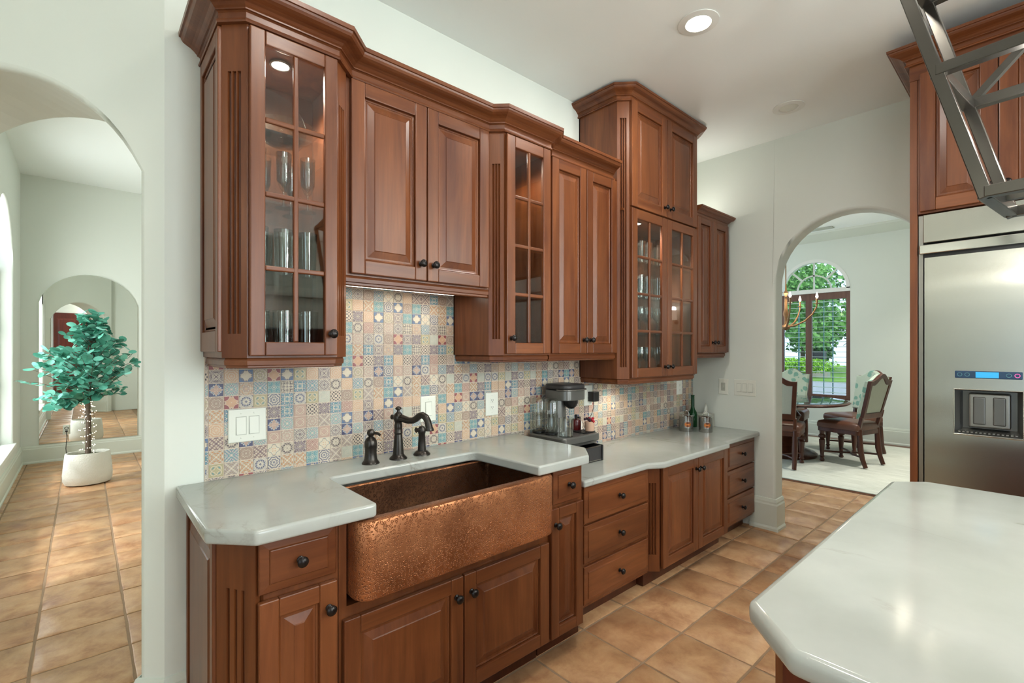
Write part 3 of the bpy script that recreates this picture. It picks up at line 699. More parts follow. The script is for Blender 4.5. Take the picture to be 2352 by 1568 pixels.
# ---- worktops
EDGE = [(-.012, 0), (-.003, .002), (0, .010), (0, .026), (-.004, .033), (-.013, .037), (-.018, .038)]
def top(name, label, poly, z, holes=None, h=.038, bevel=.012):
    mb = MB().prism(poly, z-h, z); o = mb.build(name, 'quartz', bevel=bevel, seg=4)
    o.data.polygons.foreach_set('use_smooth', [True]*len(o.data.polygons)); o.data.set_sharp_from_angle(angle=math.radians(50))
    return tag(o, label, 'countertop')
def arc(cx, cy, r, a0, a1, n=5): return [(cx+r*math.cos(math.radians(a0+(a1-a0)*i/n)), cy+r*math.sin(math.radians(a0+(a1-a0)*i/n))) for i in range(n+1)]
ZS, ZW = .933, .771
top('countertop', 'white quartz worktop cut out around the copper sink, with clipped corners', [(.25, D-.0005), (.25, 1.555), (.352, 1.443), (.700, 1.443), (.712, 1.455), (.712, 1.83)]+arc(.735, 1.845, .022, 180, 90, 3)+arc(1.395, 1.837, .03, 90, 0, 4)+[(1.447, 1.443), (1.78, 1.443), (1.905, 1.565), (1.915, D-.0005)], ZS, h=.043)
top('countertop', 'lower white quartz worktop with stepped front edge, holding the coffee machine', [(1.895, D-.0005), (1.880, 1.60), (1.872, 1.548), (2.44, 1.545), (2.54, 1.492), (3.40, 1.492), (3.43, 1.545), (4.066, 1.545), (4.066, D-.0005)], ZW, h=.038)
# ---- copper sink
SK = thing('farmhouse_sink', 'hammered copper apron front sink set in the white worktop', 'sink', (1.08, 1.65, .6))
x0, x1, yf, yb, zt, zb = .638, 1.542, 1.425, 1.868, .886, .628
def rrect(x0, x1, y0, y1, rf, rb, n=6):
    return arc(x0+rf, y0+rf, rf, 180, 270, n)+arc(x1-rf, y0+rf, rf, 270, 360, n)+arc(x1-rb, y1-rb, rb, 0, 90, n)+arc(x0+rb, y1-rb, rb, 90, 180, n)
def loops(ls, close_last=True):
    mb = MB(); n = len(ls[0][0]); vs, fs = [], []
    for poly, z in ls: vs += [(x, y, z) for x, y in poly]
    for k in range(len(ls)-1): fs += [(k*n+i, k*n+(i+1) % n, k*n+n+(i+1) % n, k*n+n+i) for i in range(n)]
    if close_last: fs.append(tuple(range((len(ls)-1)*n, len(ls)*n)))
    return mb.add(vs, fs)
R = lambda i, rf=.055, rb=.02, y=0: rrect(x0+i, x1-i, yf+i+y, yb-i*.4, max(rf-i*.5, .012), rb)
loops([(R(.012), zb), (R(.003), zb+.006), (R(0), zb+.016), (R(0), zt-.012), (R(.003), zt-.003), (R(.010), zt), (R(.045, .055), zt), (R(.050), zt-.004)], False).build('apron', 'copper', SK, smooth=True)
loops([(R(.050), zt-.004), (R(.052), zt-.014), (R(.06), zb+.04), (R(.10), zb+.02)]).build('basin', 'copper_patina_shaded', SK, smooth=True)
MB().lathe([(.045, 0), (.04, .003), (.02, .002), (0, .002)], (1.08, 1.66, zb+.0205), 20).build('drain', 'bronze', SK, smooth=True)
# ---- island
FI = -.78
isl = thing('island_cabinet', 'cherry kitchen island base under the large white worktop', 'cabinet', (1.63, -.2, 0))
ipoly = [(.93, FI+.05), (.93, .26), (1.02, .345), (2.24, .345), (2.32, .265), (2.32, FI+.05)]
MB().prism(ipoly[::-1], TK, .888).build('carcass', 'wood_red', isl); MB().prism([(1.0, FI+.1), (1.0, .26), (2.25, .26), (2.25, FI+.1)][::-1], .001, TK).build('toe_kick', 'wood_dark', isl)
FIy = Fr((2.22, .345, 0), (-1, 0, 0), (0, 1, 0))
for i in range(3): door(isl, FIy, .01+i*.395, .395+i*.395, .12, .87, None, .056)
top('island_countertop', 'large white quartz island worktop with clipped corners', [(.87, FI), (.87, .285), (.985, .398), (2.285, .398), (2.38, .31), (2.38, FI)][::-1], .933, h=.045, bevel=.015)
# ---- fridge and its surround
XF = 3.25
G = thing('fridge_surround', 'cherry cabinet and side panels built around the steel refrigerator', 'cabinet', (3.66, -.25, 0))
MB().box(XF, 4.068, .453, .483, .001, 2.84).build('side_panel', 'wood_z', G, bevel=.002); MB().box(XF, 4.068, -.81, -.78, .001, 2.84).build('side_panel', 'wood_z', G, bevel=.002)
MB().box(XF+.002, 4.068, -.779, .452, 2.136, 2.90).build('carcass', 'wood_z', G)
FG = Fr((XF+.002, .452, 0), (0, -1, 0), (-1, 0, 0))
door(G, FG, .010, .296, 2.145, 2.862, (.268, 2.215), .062, vm='wood_z', hv='wood_y'); door(G, FG, .300, .61, 2.145, 2.862, (.328, 2.215), .062, hv='wood_y'); door(G, FG, .618, .92, 2.145, 2.862, (.89, 2.215), .062, hv='wood_y'); door(G, FG, .925, 1.225, 2.145, 2.862, (.955, 2.215), .062, hv='wood_y')
MB().box(XF-.004, 4.0, -.812, .485, 2.838, 2.93).build('frieze', 'wood_y', G, bevel=.003)
pl = [(XF-.004, -.81), (XF-.004, .485), (4.066, .485)]
def sweepL(pl, prof, z): return sweep(MB(), pl, [(-o, h) for o, h in prof][::-1], z)
sweepL(pl, [(o*1.15, h) for o, h in CROWN], 2.915).build('crown_moulding', 'wood_y', G)
fg = thing('refrigerator', 'built-in brushed steel refrigerator with ice and water dispenser', 'refrigerator', (3.66, -.2, 0))
X0 = XF+.012
MB().box(X0+.14, 4.05, -.775, .448, .1, 2.13).build('body', 'machine_grey', fg)
MB().box(X0+.01, X0+.16, .432, .450, .08, 2.13).build('side_trim', 'nickel', fg)
MB().box(X0-.004, X0+.03, -.775, .431, 1.985, 2.131).build('grille_panel', 'steel', fg, bevel=.003)
MB().box(X0-.022, X0+.03, -.775, .445, 1.925, 1.972).build('handle_bar', 'chrome', fg, bevel=.004)
MB().box(X0+.02, X0+.035, -.775, .43, 1.905, 1.925).build('shadow_gap', 'black', fg)
# fridge door with a rectangular dispenser opening, made of four slabs round it
RY0, RY1, RZ0, RZ1 = .075, .308, 1.015, 1.232
dl, dr_ = .424, -.16
mb = MB()
for ya, yb_, za, zb_ in ((RY1, dl, .12, 1.905), (dr_, RY0, .12, 1.905), (RY0, RY1, .12, RZ0), (RY0, RY1, RZ1, 1.905)): mb.box(X0-.012, X0+.03, ya, yb_, za, zb_)
fd = mb.build('door', 'steel', fg)
MB().box(X0-.012, X0+.03, -.775, -.168, .12, 1.905).build('door', 'steel', fg, bevel=.004)
MB().box(X0-.012, X0+.03, -.775, .424, .02, .11).build('kick_plate', 'machine_dark', fg)
FDs = Fr((X0-.012, RY1, 0), (0, -1, 0), (-1, 0, 0)); W = RY1-RY0
mb = MB(); d = .11                                    # dispenser niche
mb.add([FDs.p(0, RZ0, 0), FDs.p(W, RZ0, 0), FDs.p(W, RZ1, 0), FDs.p(0, RZ1, 0), FDs.p(.02, RZ0+.02, -d), FDs.p(W-.02, RZ0+.02, -d), FDs.p(W-.02, RZ1-.01, -d), FDs.p(.02, RZ1-.01, -d)],
       [(0, 1, 5, 4), (1, 2, 6, 5), (2, 3, 7, 6), (3, 0, 4, 7), (4, 5, 6, 7)])
mb.build('dispenser_niche', 'machine_grey', fd)
mb = MB()
for a in ((-.004, W+.004, -.006, .004, RZ0-.008, RZ0), (-.004, W+.004, -.006, .004, RZ1, RZ1+.006), (-.006, 0, -.006, .004, RZ0-.008, RZ1+.006), (W, W+.006, -.006, .004, RZ0-.008, RZ1+.006)): mb.box(*a, 0, FDs)
mb.build('dispenser_rim', 'chrome', fd, bevel=.002)
MB().box(.045, W-.04, -d-.005, -d+.06, RZ0+.03, RZ1-.018, 0, FDs).build('paddle_plate', 'nickel', fd, bevel=.008, seg=3)
for u in (.062, .132): MB().box(u, u+.045, -d+.055, -d+.066, RZ0+.045, RZ1-.035, 0, FDs).build('dispenser_paddle', 'machine_grey', fd, bevel=.01, seg=3)
mb = MB()
for i in range(14): mb.box(.012+i*.0152, .02+i*.0152, -.09, -.004, RZ0+.006, RZ0+.012, 0, FDs)
mb.build('drip_grid', 'nickel', fd)
mb = MB(); mb.box(.0, W, -.004, .003, 1.290, 1.326, 0, FDs); dp = mb.build('control_panel', 'machine_dark', fd, bevel=.006, seg=3); dp.data.materials[0] = plain('panel_navy', rgb(38, 66, 96), .25)
MB().box(.075, .155, .003, .0036, 1.294, 1.322, 0, FDs).build('display_screen', 'screen_blue', fd)
for u, m in ((.018, 'sash_blue'), (.045, 'sash_blue'), (.188, 'sash_blue'), (.216, 'pink_ring')):
    pts = [FDs.p(u+.0085*math.cos(t*PI/8), 1.308+.0085*math.sin(t*PI/8), .0035) for t in range(17)]
    MB().tube(pts, .0011, 6).build('button_ring', m, fd)
# ------------------------------------------------------------------ faucet set
def lathe_obj(name, prof, c, mat, parent, n=24, **k): return MB().lathe(prof, c, n, **k).build(name, mat, parent, smooth=True)
fx, fy, fz = 1.071, 1.975, ZS
fa = thing('faucet', 'dark bronze bridge style faucet with curved spout behind the copper sink', 'faucet', (fx, fy, fz))
lathe_obj('base', [(.040, 0), (.040, .004), (.036, .010), (.028, .016), (.026, .022)], (fx, fy, fz), 'bronze', fa)
lathe_obj('column', [(.025, .02), (.022, .06), (.018, .105), (.0165, .112), (.019, .116), (.019, .122), (.0165, .126), (.018, .14), (.0185, .152), (.016, .164), (.018, .170), (.022, .182), (.022, .196), (.016, .206), (.010, .212)], (fx, fy, fz), 'bronze', fa)
lathe_obj('finial', [(.010, .210), (.006, .217), (.006, .221), (.015, .227), (.013, .233), (.006, .238), (0, .241)], (fx, fy, fz), 'bronze', fa)
sp = Vector((.35, -1, 0)).normalized()
def SP(r, h): q = Vector((fx, fy, fz+h))+sp*r; return tuple(q)
pts = [SP(.0, .188), SP(.03, .184), SP(.06, .178), SP(.085, .180), (SP(.105, .190)), SP(.122, .203), SP(.14, .208), SP(.158, .200), SP(.170, .182), SP(.176, .160), SP(.178, .150)]
MB().tube(pts, [.018, .0165, .015, .0145, .0145, .015, .015, .015, .015, .016, .018], 14).build('spout', 'bronze', fa, smooth=True)
e = SP(.178, .142); lathe_obj('spout_tip', [(.020, 0), (.021, .003), (.018, .012)], e, 'bronze', fa)
q = SP(-.03, .188); MB().tube([SP(-.015, .188), SP(-.028, .188), SP(-.038, .188)], [.014, .010, .012], 12).build('rear_knob', 'bronze', fa, smooth=True)
hx, hy = 1.197, 1.98
hn = thing('lever_valve', 'dark bronze lever valve standing right of the faucet', 'tap', (hx, hy, fz))
lathe_obj('base', [(.040, 0), (.040, .004), (.034, .012), (.024, .020)], (hx, hy, fz), 'bronze', hn)
lathe_obj('stem', [(.020, .018), (.018, .05), (.0155, .098), (.018, .104), (.018, .122), (.012, .134), (0, .138)], (hx, hy, fz), 'bronze', hn)
MB().tube([(hx, hy, fz+.118), (hx-.025, hy-.004, fz+.12), (hx-.033, hy-.005, fz+.12)], [.010, .009, .013], 12).build('lever', 'bronze', hn, smooth=True)
sx_, sy_ = .937, 1.975
so = thing('soap_dispenser', 'dark bronze bell shaped soap dispenser left of the faucet', 'dispenser', (sx_, sy_, fz))
lathe_obj('body', [(.038, 0), (.038, .004), (.030, .014), (.027, .025), (.025, .05), (.026, .068), (.0265, .072), (.0272, .073), (.0272, .085), (.026, .098), (.020, .110), (.010, .117), (.008, .122)], (sx_, sy_, fz), 'bronze', so)
MB().lathe([(0, -.018), (.012, -.014), (.017, -.004), (.017, .004), (.012, .014), (0, .018)], (sx_, sy_-.002, fz+.134), 18, 'y').build('pump_head', 'bronze', so, smooth=True)
MB().tube([(sx_, sy_, fz+.134), (sx_+.02, sy_-.03, fz+.132), (sx_+.024, sy_-.04, fz+.126)], .006, 10).build('nozzle', 'bronze', so, smooth=True)
# ------------------------------------------------------------------ switch and outlet plates
def plate(name, label, F, u0, u1, w0, w1, kind, n=1, cat='switch'):
    t = thing(name, label, cat, F.p((u0+u1)/2, w0, 0))
    MB().rings(F, u0, u1, w0, w1, [(0, 0), (0, .003), (.002, .0055), (.005, .006)]).build('cover_plate', 'plastic_white', t)
    cw = (u1-u0)/n if n > 1 else (u1-u0); m = .5*(w0+w1)
    gang = .046
    for i in range(n):
        c = (u0+u1)/2+(i-(n-1)/2)*gang
        if kind == 'switch':
            mb = MB(); F2 = F
            for a in ((c-.019, c+.019, .005, .0068, m-.036, m+.036),): mb.box(*a, 0, F)
            mb.build('switch_frame', 'plastic_grey', t)
            mb = MB(); a, b = c-.0165, c+.0165
            mb.add([F.p(a, m-.033, .0068), F.p(b, m-.033, .0068), F.p(b, m-.033, .011), F.p(a, m-.033, .011), F.p(a, m+.033, .0068), F.p(b, m+.033, .0068), F.p(b, m+.033, .008), F.p(a, m+.033, .008)],
                   [(0, 1, 2, 3), (4, 5, 6, 7), (3, 2, 6, 7), (0, 3, 7, 4), (1, 5, 6, 2)]); mb.build('rocker', 'plastic_white', t)
        elif kind == 'outlet':
            for dz in (-.02, .02):
                r = MB().box(c-.017, c+.017, .005, .0075, m+dz-.014, m+dz+.014, 0, F).build('socket', 'plastic_white', t, bevel=.004)
                mb = MB()
                for du in (-.006, .006): mb.box(c+du-.001, c+du+.001, .0074, .0078, m+dz-.001, m+dz+.007, 0, F)
                mb.box(c-.002, c+.002, .0074, .0078, m+dz-.009, m+dz-.005, 0, F); mb.build('slot', 'black', r)
        elif kind == 'dimmer':
            MB().box(c-.017, c+.017, .005, .008, m-.034, m+.034, 0, F).build('dimmer_face', 'plastic_grey', t)
            k = MB().lathe([(.013, 0), (.012, .012), (0, .012)], (0, 0, 0), 20, 'y').mesh('dial', 'plastic_grey', True)
            inst('dial', k, t, F.p(c, m-.004, .008), (0, 0, math.atan2(F.n.x, -F.n.y)))
        for dw in (-.048, .048):
            k = SCREW; inst('screw', k, t, F.p(c, m+dw, .006), (0, 0, math.atan2(F.n.x, -F.n.y)))
    return t
SCREW = MB().lathe([(.003, 0), (.002, .0012), (0, .0014)], n=10, axis='y').mesh('screw', 'plastic_white', True)
FBW = Fr((0, D-.0065, 0)); FRW = Fr((XR, 0, 0), (0, -1, 0), (-1, 0, 0))
plate('switch_plate', 'white double rocker switch plate on the tiles near the archway', FBW, .416, .551, 1.067, 1.197, 'switch', 2)
plate('switch_plate', 'white single rocker switch plate on the tiles behind the faucet handle', FBW, 1.268, 1.358, 1.064, 1.194, 'switch', 1)
plate('outlet_plate', 'white double socket outlet on the tiles between faucet and coffee machine', FBW, 1.689, 1.780, 1.056, 1.186, 'outlet', 1, 'outlet')
plate('outlet_plate', 'white socket outlet on the tiles behind the coffee machine with black adapter plugged in', FBW, 2.548, 2.636, 1.046, 1.186, 'outlet', 1, 'outlet')
plate('outlet_plate', 'pale socket outlet on the tiles above the steel canisters', FBW, 3.778, 3.866, 1.046, 1.164, 'outlet', 1, 'outlet')
plate('dimmer_switch', 'white plate with grey dimmer dial on the painted wall by the corner', FRW, -1.882, -1.801, 1.050, 1.182, 'dimmer', 1)
plate('switch_plate', 'white triple rocker switch plate on the painted wall beside the dining archway', FRW, -1.750, -1.576, 1.050, 1.182, 'switch', 3)
# ------------------------------------------------------------------ coffee machine corner
cm = thing('coffee_machine', 'grey metal coffee and drinks machine with wide tray, in the worktop corner', 'coffee machine', (2.16, 1.95, ZW))
def rslab(mb, x0, x1, y0, y1, r, z0, z1, n=5): return mb.prism(rrect(x0, x1, y0, y1, r, r, n), z0, z1)
rslab(MB(), 2.0, 2.335, 1.80, 2.09, .03, .885, .930).build('tray', 'machine_grey', cm, smooth=True, bevel=.008)
mb = MB()
for i in range(8): mb.box(2.215+i*.0135, 2.223+i*.0135, 1.83, 1.925, .930, .936)
mb.build('drip_grill', 'black', cm)
MB().lathe([(.062, .93), (.060, 1.12)], (2.185, 2.025, 0), 28, sy=.85).build('column', 'machine_grey', cm, smooth=True)
rslab(MB(), 2.115, 2.315, 1.885, 2.085, .05, 1.125, 1.185).build('head', 'machine_grey', cm, smooth=True, bevel=.004)
rslab(MB(), 2.115, 2.315, 1.885, 2.085, .05, 1.187, 1.222).build('lid', 'machine_dark', cm, smooth=True, bevel=.014, seg=3)
rslab(MB(), 2.108, 2.324, 1.876, 1.99, .05, 1.184, 1.192).build('lid_handle', 'nickel', cm, smooth=True, bevel=.003)
MB().lathe([(.045, 1.126), (.043, 1.105), (.034, 1.085), (.018, 1.072), (0, 1.068)], (2.225, 1.945, 0), 24).build('nozzle', 'black', cm, smooth=True)
pd = thing('pod_drawer', 'black capsule drawer pulled open under the coffee machine', 'drawer', (2.17, 1.9, ZW))
mb = MB()
for a in ((2.02, 2.30, 1.772, 1.778, .776, .862), (2.02, 2.30, 2.05, 2.056, .776, .862), (2.02, 2.30, 1.772, 2.056, .773, .777), (2.02, 2.026, 1.778, 2.05, .776, .862)): mb.box(*a)
mb.build('drawer_box', 'machine_dark', pd)
MB().box(2.30, 2.312, 1.765, 2.062, .772, .8655).build('drawer_front', 'black', pd, bevel=.002)
MB().box(2.0, 2.33, 1.83, 2.085, .866, .885).build('drawer_top', 'nickel', pd)
mb = MB()
mb.box(2.02, 2.298, 1.769, 1.772, .858, .862); mb.box(2.02, 2.298, 1.769, 1.772, .778, .782); mb.build('rail', 'chrome', pd)
for ix in range(4):
    MB().lathe([(.018, 0), (.024, .03), (.025, .032), (0, .032)], (2.07+ix*.06, 1.84, .778), 16).build('capsule', 'nickel', pd, smooth=True)
def tumbler_mesh(r, h, t=.0025, taper=.9, foot=.006, name='tumbler', mat='glassware', n=20):
    return MB().lathe([(0, 0), (r*taper, 0), (r*taper, .001), (r, h), (r-t, h), (r*taper-t, foot), (0, foot)], n=n).mesh(name, mat, True)
for (bx, by, lab) in ((2.052, 2.05, 'clear glass carafe bottle upside down on the machine tray, next to the tiles'), (2.062, 1.955, 'clear glass carafe bottle upside down on the machine tray, in front of its twin')):
    t = thing('carafe', lab, 'bottle', (bx, by, .93), 'carafes on the coffee machine')
    MB().lathe([(.034, 0), (.040, .004), (.040, .012)], (bx, by, .93), 22).build('seat_ring', 'black', t, smooth=True)
    MB().lathe([(.030, .013), (.038, .022), (.042, .045), (.042, .185), (.038, .205), (.030, .212), (0, .214)], (bx, by, .93), 24).build('glass_body', 'glassware', t, smooth=True)
    MB().lathe([(0, .016), (.028, .016), (.036, .024), (.0395, .046), (.0395, .125), (0, .125)], (bx, by, .93), 24).build('water', 'pane', t, smooth=True)
mg = thing('glass_mug', 'clear glass mug with handle at the front of the machine tray', 'mug', (2.075, 1.850, .93))
MB().lathe([(0, 0), (.041, 0), (.043, .002), (.043, .108), (.0405, .108), (.039, .006), (0, .006)], (2.075, 1.850, .93), 24).build('glass_body', 'glassware', mg, smooth=True)
MB().tube([(2.035, 1.842, .99), (2.018, 1.836, .985), (2.010, 1.834, .965), (2.018, 1.836, .945), (2.036, 1.842, .945)], .005, 8).build('handle', 'glassware', mg, smooth=True)
pf = thing('small_bottle', 'small dark red bottle with black stopper under the machine nozzle', 'bottle', (2.300, 1.967, .930))
MB().lathe([(0, 0), (.030, 0), (.031, .004), (.031, .055), (.026, .066), (.012, .07)], (2.300, 1.967, .930), 20).build('glass_body', 'liquid_red', pf, smooth=True); MB().lathe([(.008, .07), (.009, .095), (0, .096)], (2.300, 1.967, .930), 14).build('stopper', 'black', pf, smooth=True)
fp = thing('flower_pot', 'small blush pot of dark red flowers on the tray edge', 'flower pot', (2.298, 1.858, .936))
MB().lathe([(0, 0), (.024, 0), (.027, .002), (.031, .058), (.028, .058), (.026, .05), (0, .05)], (2.298, 1.858, .936), 20).build('pot', 'ceramic_pink', fp, smooth=True)
rr = random.Random(5)
for k in range(16):
    a = rr.uniform(0, 2*PI); r = rr.uniform(0, .034)
    MB().lathe([(0, -.008), (.007, -.004), (.009, .002), (.005, .008), (0, .009)], (2.298+r*math.cos(a), 1.858+r*math.sin(a), .936+.066+rr.uniform(-.006, .010)), 7).build('flower', 'petal_red' if rr.random() < .55 else 'petal_dark', fp)
lb = thing('lotion_bottle', 'small white bottle with dark cap beside the flower pot', 'bottle', (2.40, 2.03, ZW))
MB().lathe([(0, 0), (.020, 0), (.021, .003), (.021, .19), (.016, .2)], (2.40, 2.03, ZW), 18).build('bottle_body', 'label_white', lb, smooth=True); MB().lathe([(.012, .2), (.012, .225), (0, .226)], (2.40, 2.03, ZW), 14).build('cap', 'black', lb, smooth=True)
ad = thing('power_adapter', 'black plug-in power adapter with thin cord on the tiles', 'adapter', (2.605, 2.08, 1.075))
MB().box(2.585, 2.645, 2.055, 2.106, 1.075, 1.142).build('adapter_body', 'black', ad, bevel=.004)
MB().tube([(2.615, 2.08, 1.076), (2.61, 2.075, 1.04), (2.58, 2.07, .99), (2.50, 2.06, .93), (2.46, 2.06, .85), (2.42, 2.06, .78), (2.36, 2.07, .776)], .0022, 6).build('cord', 'cord_black', ad)
# ------------------------------------------------------------------ canisters and bottles by the corner
def canister(x, y, lab):
    t = thing('canister', lab, 'canister', (x, y, ZW), 'steel canisters on the worktop')
    MB().lathe([(0, 0), (.052, 0), (.053, .003), (.053, .118), (.055, .120), (.055, .123)], (x, y, ZW), 28).build('body', 'canister_steel', t, smooth=True)
    lid = MB().lathe([(.058, .121), (.058, .126), (.050, .131), (.02, .133), (0, .133)], (x, y, ZW), 28).build('lid', 'chrome', t, smooth=True)
    pts = [(x+.024*math.cos(a*PI/10)*.75, y-.024*math.cos(a*PI/10)*.66, ZW+.131+.034*math.sin(a*PI/10)) for a in range(11)]
    MB().tube(pts, .0025, 8).build('lid_handle', 'chrome', lid, smooth=True)
    ang0 = math.atan2(-y, -x)
    def patch(w, z0, z1, r, m, nm, ell=False):
        mb = MB(); n = 10; vs, fs = [], []
        for i in range(n+1):
            f = -1+2*i/n; hh = math.sqrt(max(0, 1-f*f)) if ell else 1; zc, hz = (z0+z1)/2, (z1-z0)/2*hh
            a = ang0+.25+f*w; vs += [(x+r*math.cos(a), y+r*math.sin(a), ZW+zc-hz), (x+r*math.cos(a), y+r*math.sin(a), ZW+zc+hz)]
        fs = [(2*i, 2*i+2, 2*i+3, 2*i+1) for i in range(n)]; mb.add(vs, fs); return mb.build(nm, m, t, smooth=True)
    patch(.62, .032, .088, .0536, 'nickel', 'label_plate'); patch(.5, .04, .08, .0540, 'label_copper', 'label_badge', True); patch(.28, .066, .078, .0544, 'wood_dark', 'label_print', True); patch(.24, .043, .053, .0544, 'wood_dark', 'label_print', True)
canister(3.648, 1.955, 'round steel lidded canister with copper badge, close to the tiles and green bottle')
canister(3.725, 1.830, 'round steel lidded canister with copper badge, further out from the tiles')
gb = thing('green_bottle', 'tall dark green glass bottle behind the steel canisters', 'bottle', (3.90, 2.03, ZW))
MB().lathe([(0, 0), (.034, 0), (.037, .004), (.037, .10), (.033, .125), (.018, .15), (.014, .17), (.0135, .262), (.015, .263), (.015, .272), (.011, .272)], (3.90, 2.03, ZW), 22).build('bottle_body', 'glass_green', gb, smooth=True)
tb = thing('tissue_box', 'pale tissue box with a tissue standing up, behind the canisters', 'tissue box', (3.97, 1.95, ZW))
MB().box(3.915, 4.03, 1.90, 2.0, ZW+.001, ZW+.115).build('box', 'plastic_grey', tb, bevel=.004)
mb = MB(); base = [(3.935, 1.95), (3.972, 1.935), (4.005, 1.95), (3.972, 1.965)]
mb.add([(*p, ZW+.113) for p in base]+[(3.95, 1.95, ZW+.16), (3.985, 1.94, ZW+.165), (3.99, 1.955, ZW+.16), (3.965, 1.958, ZW+.165), (3.972, 1.95, ZW+.205)], [(0, 1, 5, 4), (1, 2, 6, 5), (2, 3, 7, 6), (3, 0, 4, 7), (4, 5, 8), (5, 6, 8), (6, 7, 8), (7, 4, 8)]); mb.build('tissue', 'plastic_white', tb, smooth='all')
# ------------------------------------------------------------------ glassware in the cabinets
T1 = tumbler_mesh(.034, .165, taper=.85); T2 = tumbler_mesh(.038, .15, taper=.92)
G1 = MB().lathe([(0, 0), (.034, 0), (.034, .002), (.006, .008), (.0045, .075), (.012, .085), (.034, .115), (.038, .145), (.033, .185), (.0315, .185), (.036, .145), (.032, .117), (.008, .09), (0, .089)], n=18).mesh('wine_glass', 'glassware', True)
G2 = MB().lathe([(0, 0), (.03, 0), (.03, .002), (.005, .008), (.004, .06), (.012, .07), (.024, .10), (.027, .20), (.0255, .20), (.022, .10), (0, .075)], n=18).mesh('flute_glass', 'glassware', True)
def glass(me, name, x, y, z, lab, grp, cat='glass'):
    o = bpy.data.objects.new(name, me); COL.objects.link(o); o.location = (x, y, z+.0005); o.rotation_euler = (0, 0, random.uniform(0, 6)); return tag(o, lab, cat, grp)
spots = [(.46, 1.86), (.545, 1.86), (.63, 1.86), (.50, 1.95), (.60, 1.96), (.42, 1.97)]
for x, y in spots: glass(T2, 'tumbler', x, y, 1.4215, 'ribbed clear tumbler on the bottom board of the glass cabinet by the archway', 'tumblers on the bottom board')
for x, y in spots[:5]: glass(T1, 'tumbler', x, y, 1.70, 'tall clear tumbler on the lowest glass shelf of the cabinet by the archway', 'tall tumblers, lowest glass shelf')
for x, y in spots: glass(G2, 'flute_glass', x, y, 1.945, 'clear champagne flute on the middle glass shelf of the cabinet by the archway', 'flutes, middle glass shelf')
bowl = MB().lathe([(0, 0), (.05, 0), (.06, .006), (.10, .03), (.125, .055), (.122, .056), (.095, .034), (.05, .01), (0, .008)], n=28).mesh('bowl', 'glassware', True)
glass(bowl, 'glass_bowl', .55, 1.895, 2.19, 'wide cut glass bowl on the top shelf of the cabinet by the archway', None, 'bowl')
dish = MB().lathe([(0, 0), (.03, .002), (.10, .006), (.135, .018), (.142, .020), (.140, .026), (.10, .012), (0, .008)], n=32).mesh('platter', 'glassware', True)
o = glass(dish, 'glass_platter', .55, 2.078, 2.3275, 'round scalloped glass platter standing on edge against the cabinet back', None, 'platter'); o.rotation_euler = (math.radians(80), 0, 0)
for x, y in ((1.62, 1.92), (1.72, 1.96)): glass(T2, 'tumbler', x, y, 1.4215, 'clear tumbler on the bottom board of the narrow glass cabinet', 'tumblers in the narrow cabinet')
for x, y in ((1.60, 1.90), (1.70, 1.99)): glass(G1, 'wine_glass', x, y, 1.70, 'clear wine glass on the lowest shelf of the narrow glass cabinet', 'wine glasses in the narrow cabinet')
lamp_v = thing('table_lamp', 'small ivory dome lamp glowing on the top shelf of the narrow glass cabinet', 'lamp', (1.62, 1.95, 2.19))
MB().lathe([(.03, 0), (.03, .006), (.006, .012), (.006, .09)], (1.62, 1.95, 2.19), 16).build('stand', 'gold_aged', lamp_v, smooth=True); MB().lathe([(.07, .085), (.066, .11), (.05, .145), (.02, .165), (0, .168)], (1.62, 1.95, 2.19), 22).build('shade', 'ceramic_pink', lamp_v, smooth=True); MB().lathe([(0, .07), (.02, .08), (.02, .10), (0, .11)], (1.62, 1.95, 2.19), 12).build('bulb', 'lamp_warm', lamp_v, smooth=True)
for z, me, nm, lab, grp in ((1.2635, G1, 'wine_glass', 'clear wine glass on the bottom board of the tall cabinet', 'wine glasses on the bottom board'), (1.54, G1, 'wine_glass', 'clear wine glass on the lowest glass shelf of the tall cabinet', 'wine glasses, lowest shelf'), (1.775, T1, 'tumbler', 'tall clear tumbler on the middle glass shelf of the tall cabinet', 'tumblers, middle shelf'), (2.02, T2, 'tumbler', 'clear tumbler on the top glass shelf of the tall cabinet', 'tumblers, top shelf')):
    for k, x in enumerate((2.65, 2.74, 2.84, 2.93, 3.06)):
        for y in (1.86, 1.97): glass(me, nm, x+(.03 if y > 1.9 else 0), y, z, lab, grp)
# ------------------------------------------------------------------ puck lamps and recessed lights
def puck(x, y, z, lab, power, r=.03):
    t = thing('puck_light', lab, 'light', (x, y, z))
    MB().lathe([(r*1.25, -.006), (r*1.2, -.009), (r, -.009), (r*.95, -.005)], (x, y, z), 24).build('rim', 'nickel', t, smooth=True)
    MB().lathe([(r*.96, -.006), (0, -.006)], (x, y, z), 24).build('lens', 'lamp_white', t)
    l = lamp('puck_lamp', 'SPOT', (x, y, z-.02), power, (0, 0, 0), .03, color=(1, .9, .76), spot_size=math.radians(150), spot_blend=.6); l.parent = t; l.location = (0, 0, -.02)
puck(.545, 1.90, ZC+.001, 'round glowing puck light inside the glass cabinet by the archway', 26)
puck(1.70, 1.93, ZC+.001, 'round puck light inside the narrow glass cabinet', 8, .02)
puck(2.86, 1.90, 2.309, 'round glowing puck light inside the tall glass cabinet', 40)
puck(2.80, 1.95, 1.208, 'small puck light under the tall glass cabinet', 4)
l = lamp('led_lamp', 'AREA', (1.1, 2.0, 1.702), .5, (0, 0, 0), .58, .02, (1, .9, .74)); l.parent = led; l.location = (0, 0, .001)
l = thing('cornice_light', 'small uplight on top of the corner wall cabinet', 'light', (3.80, 1.98, 2.4705))
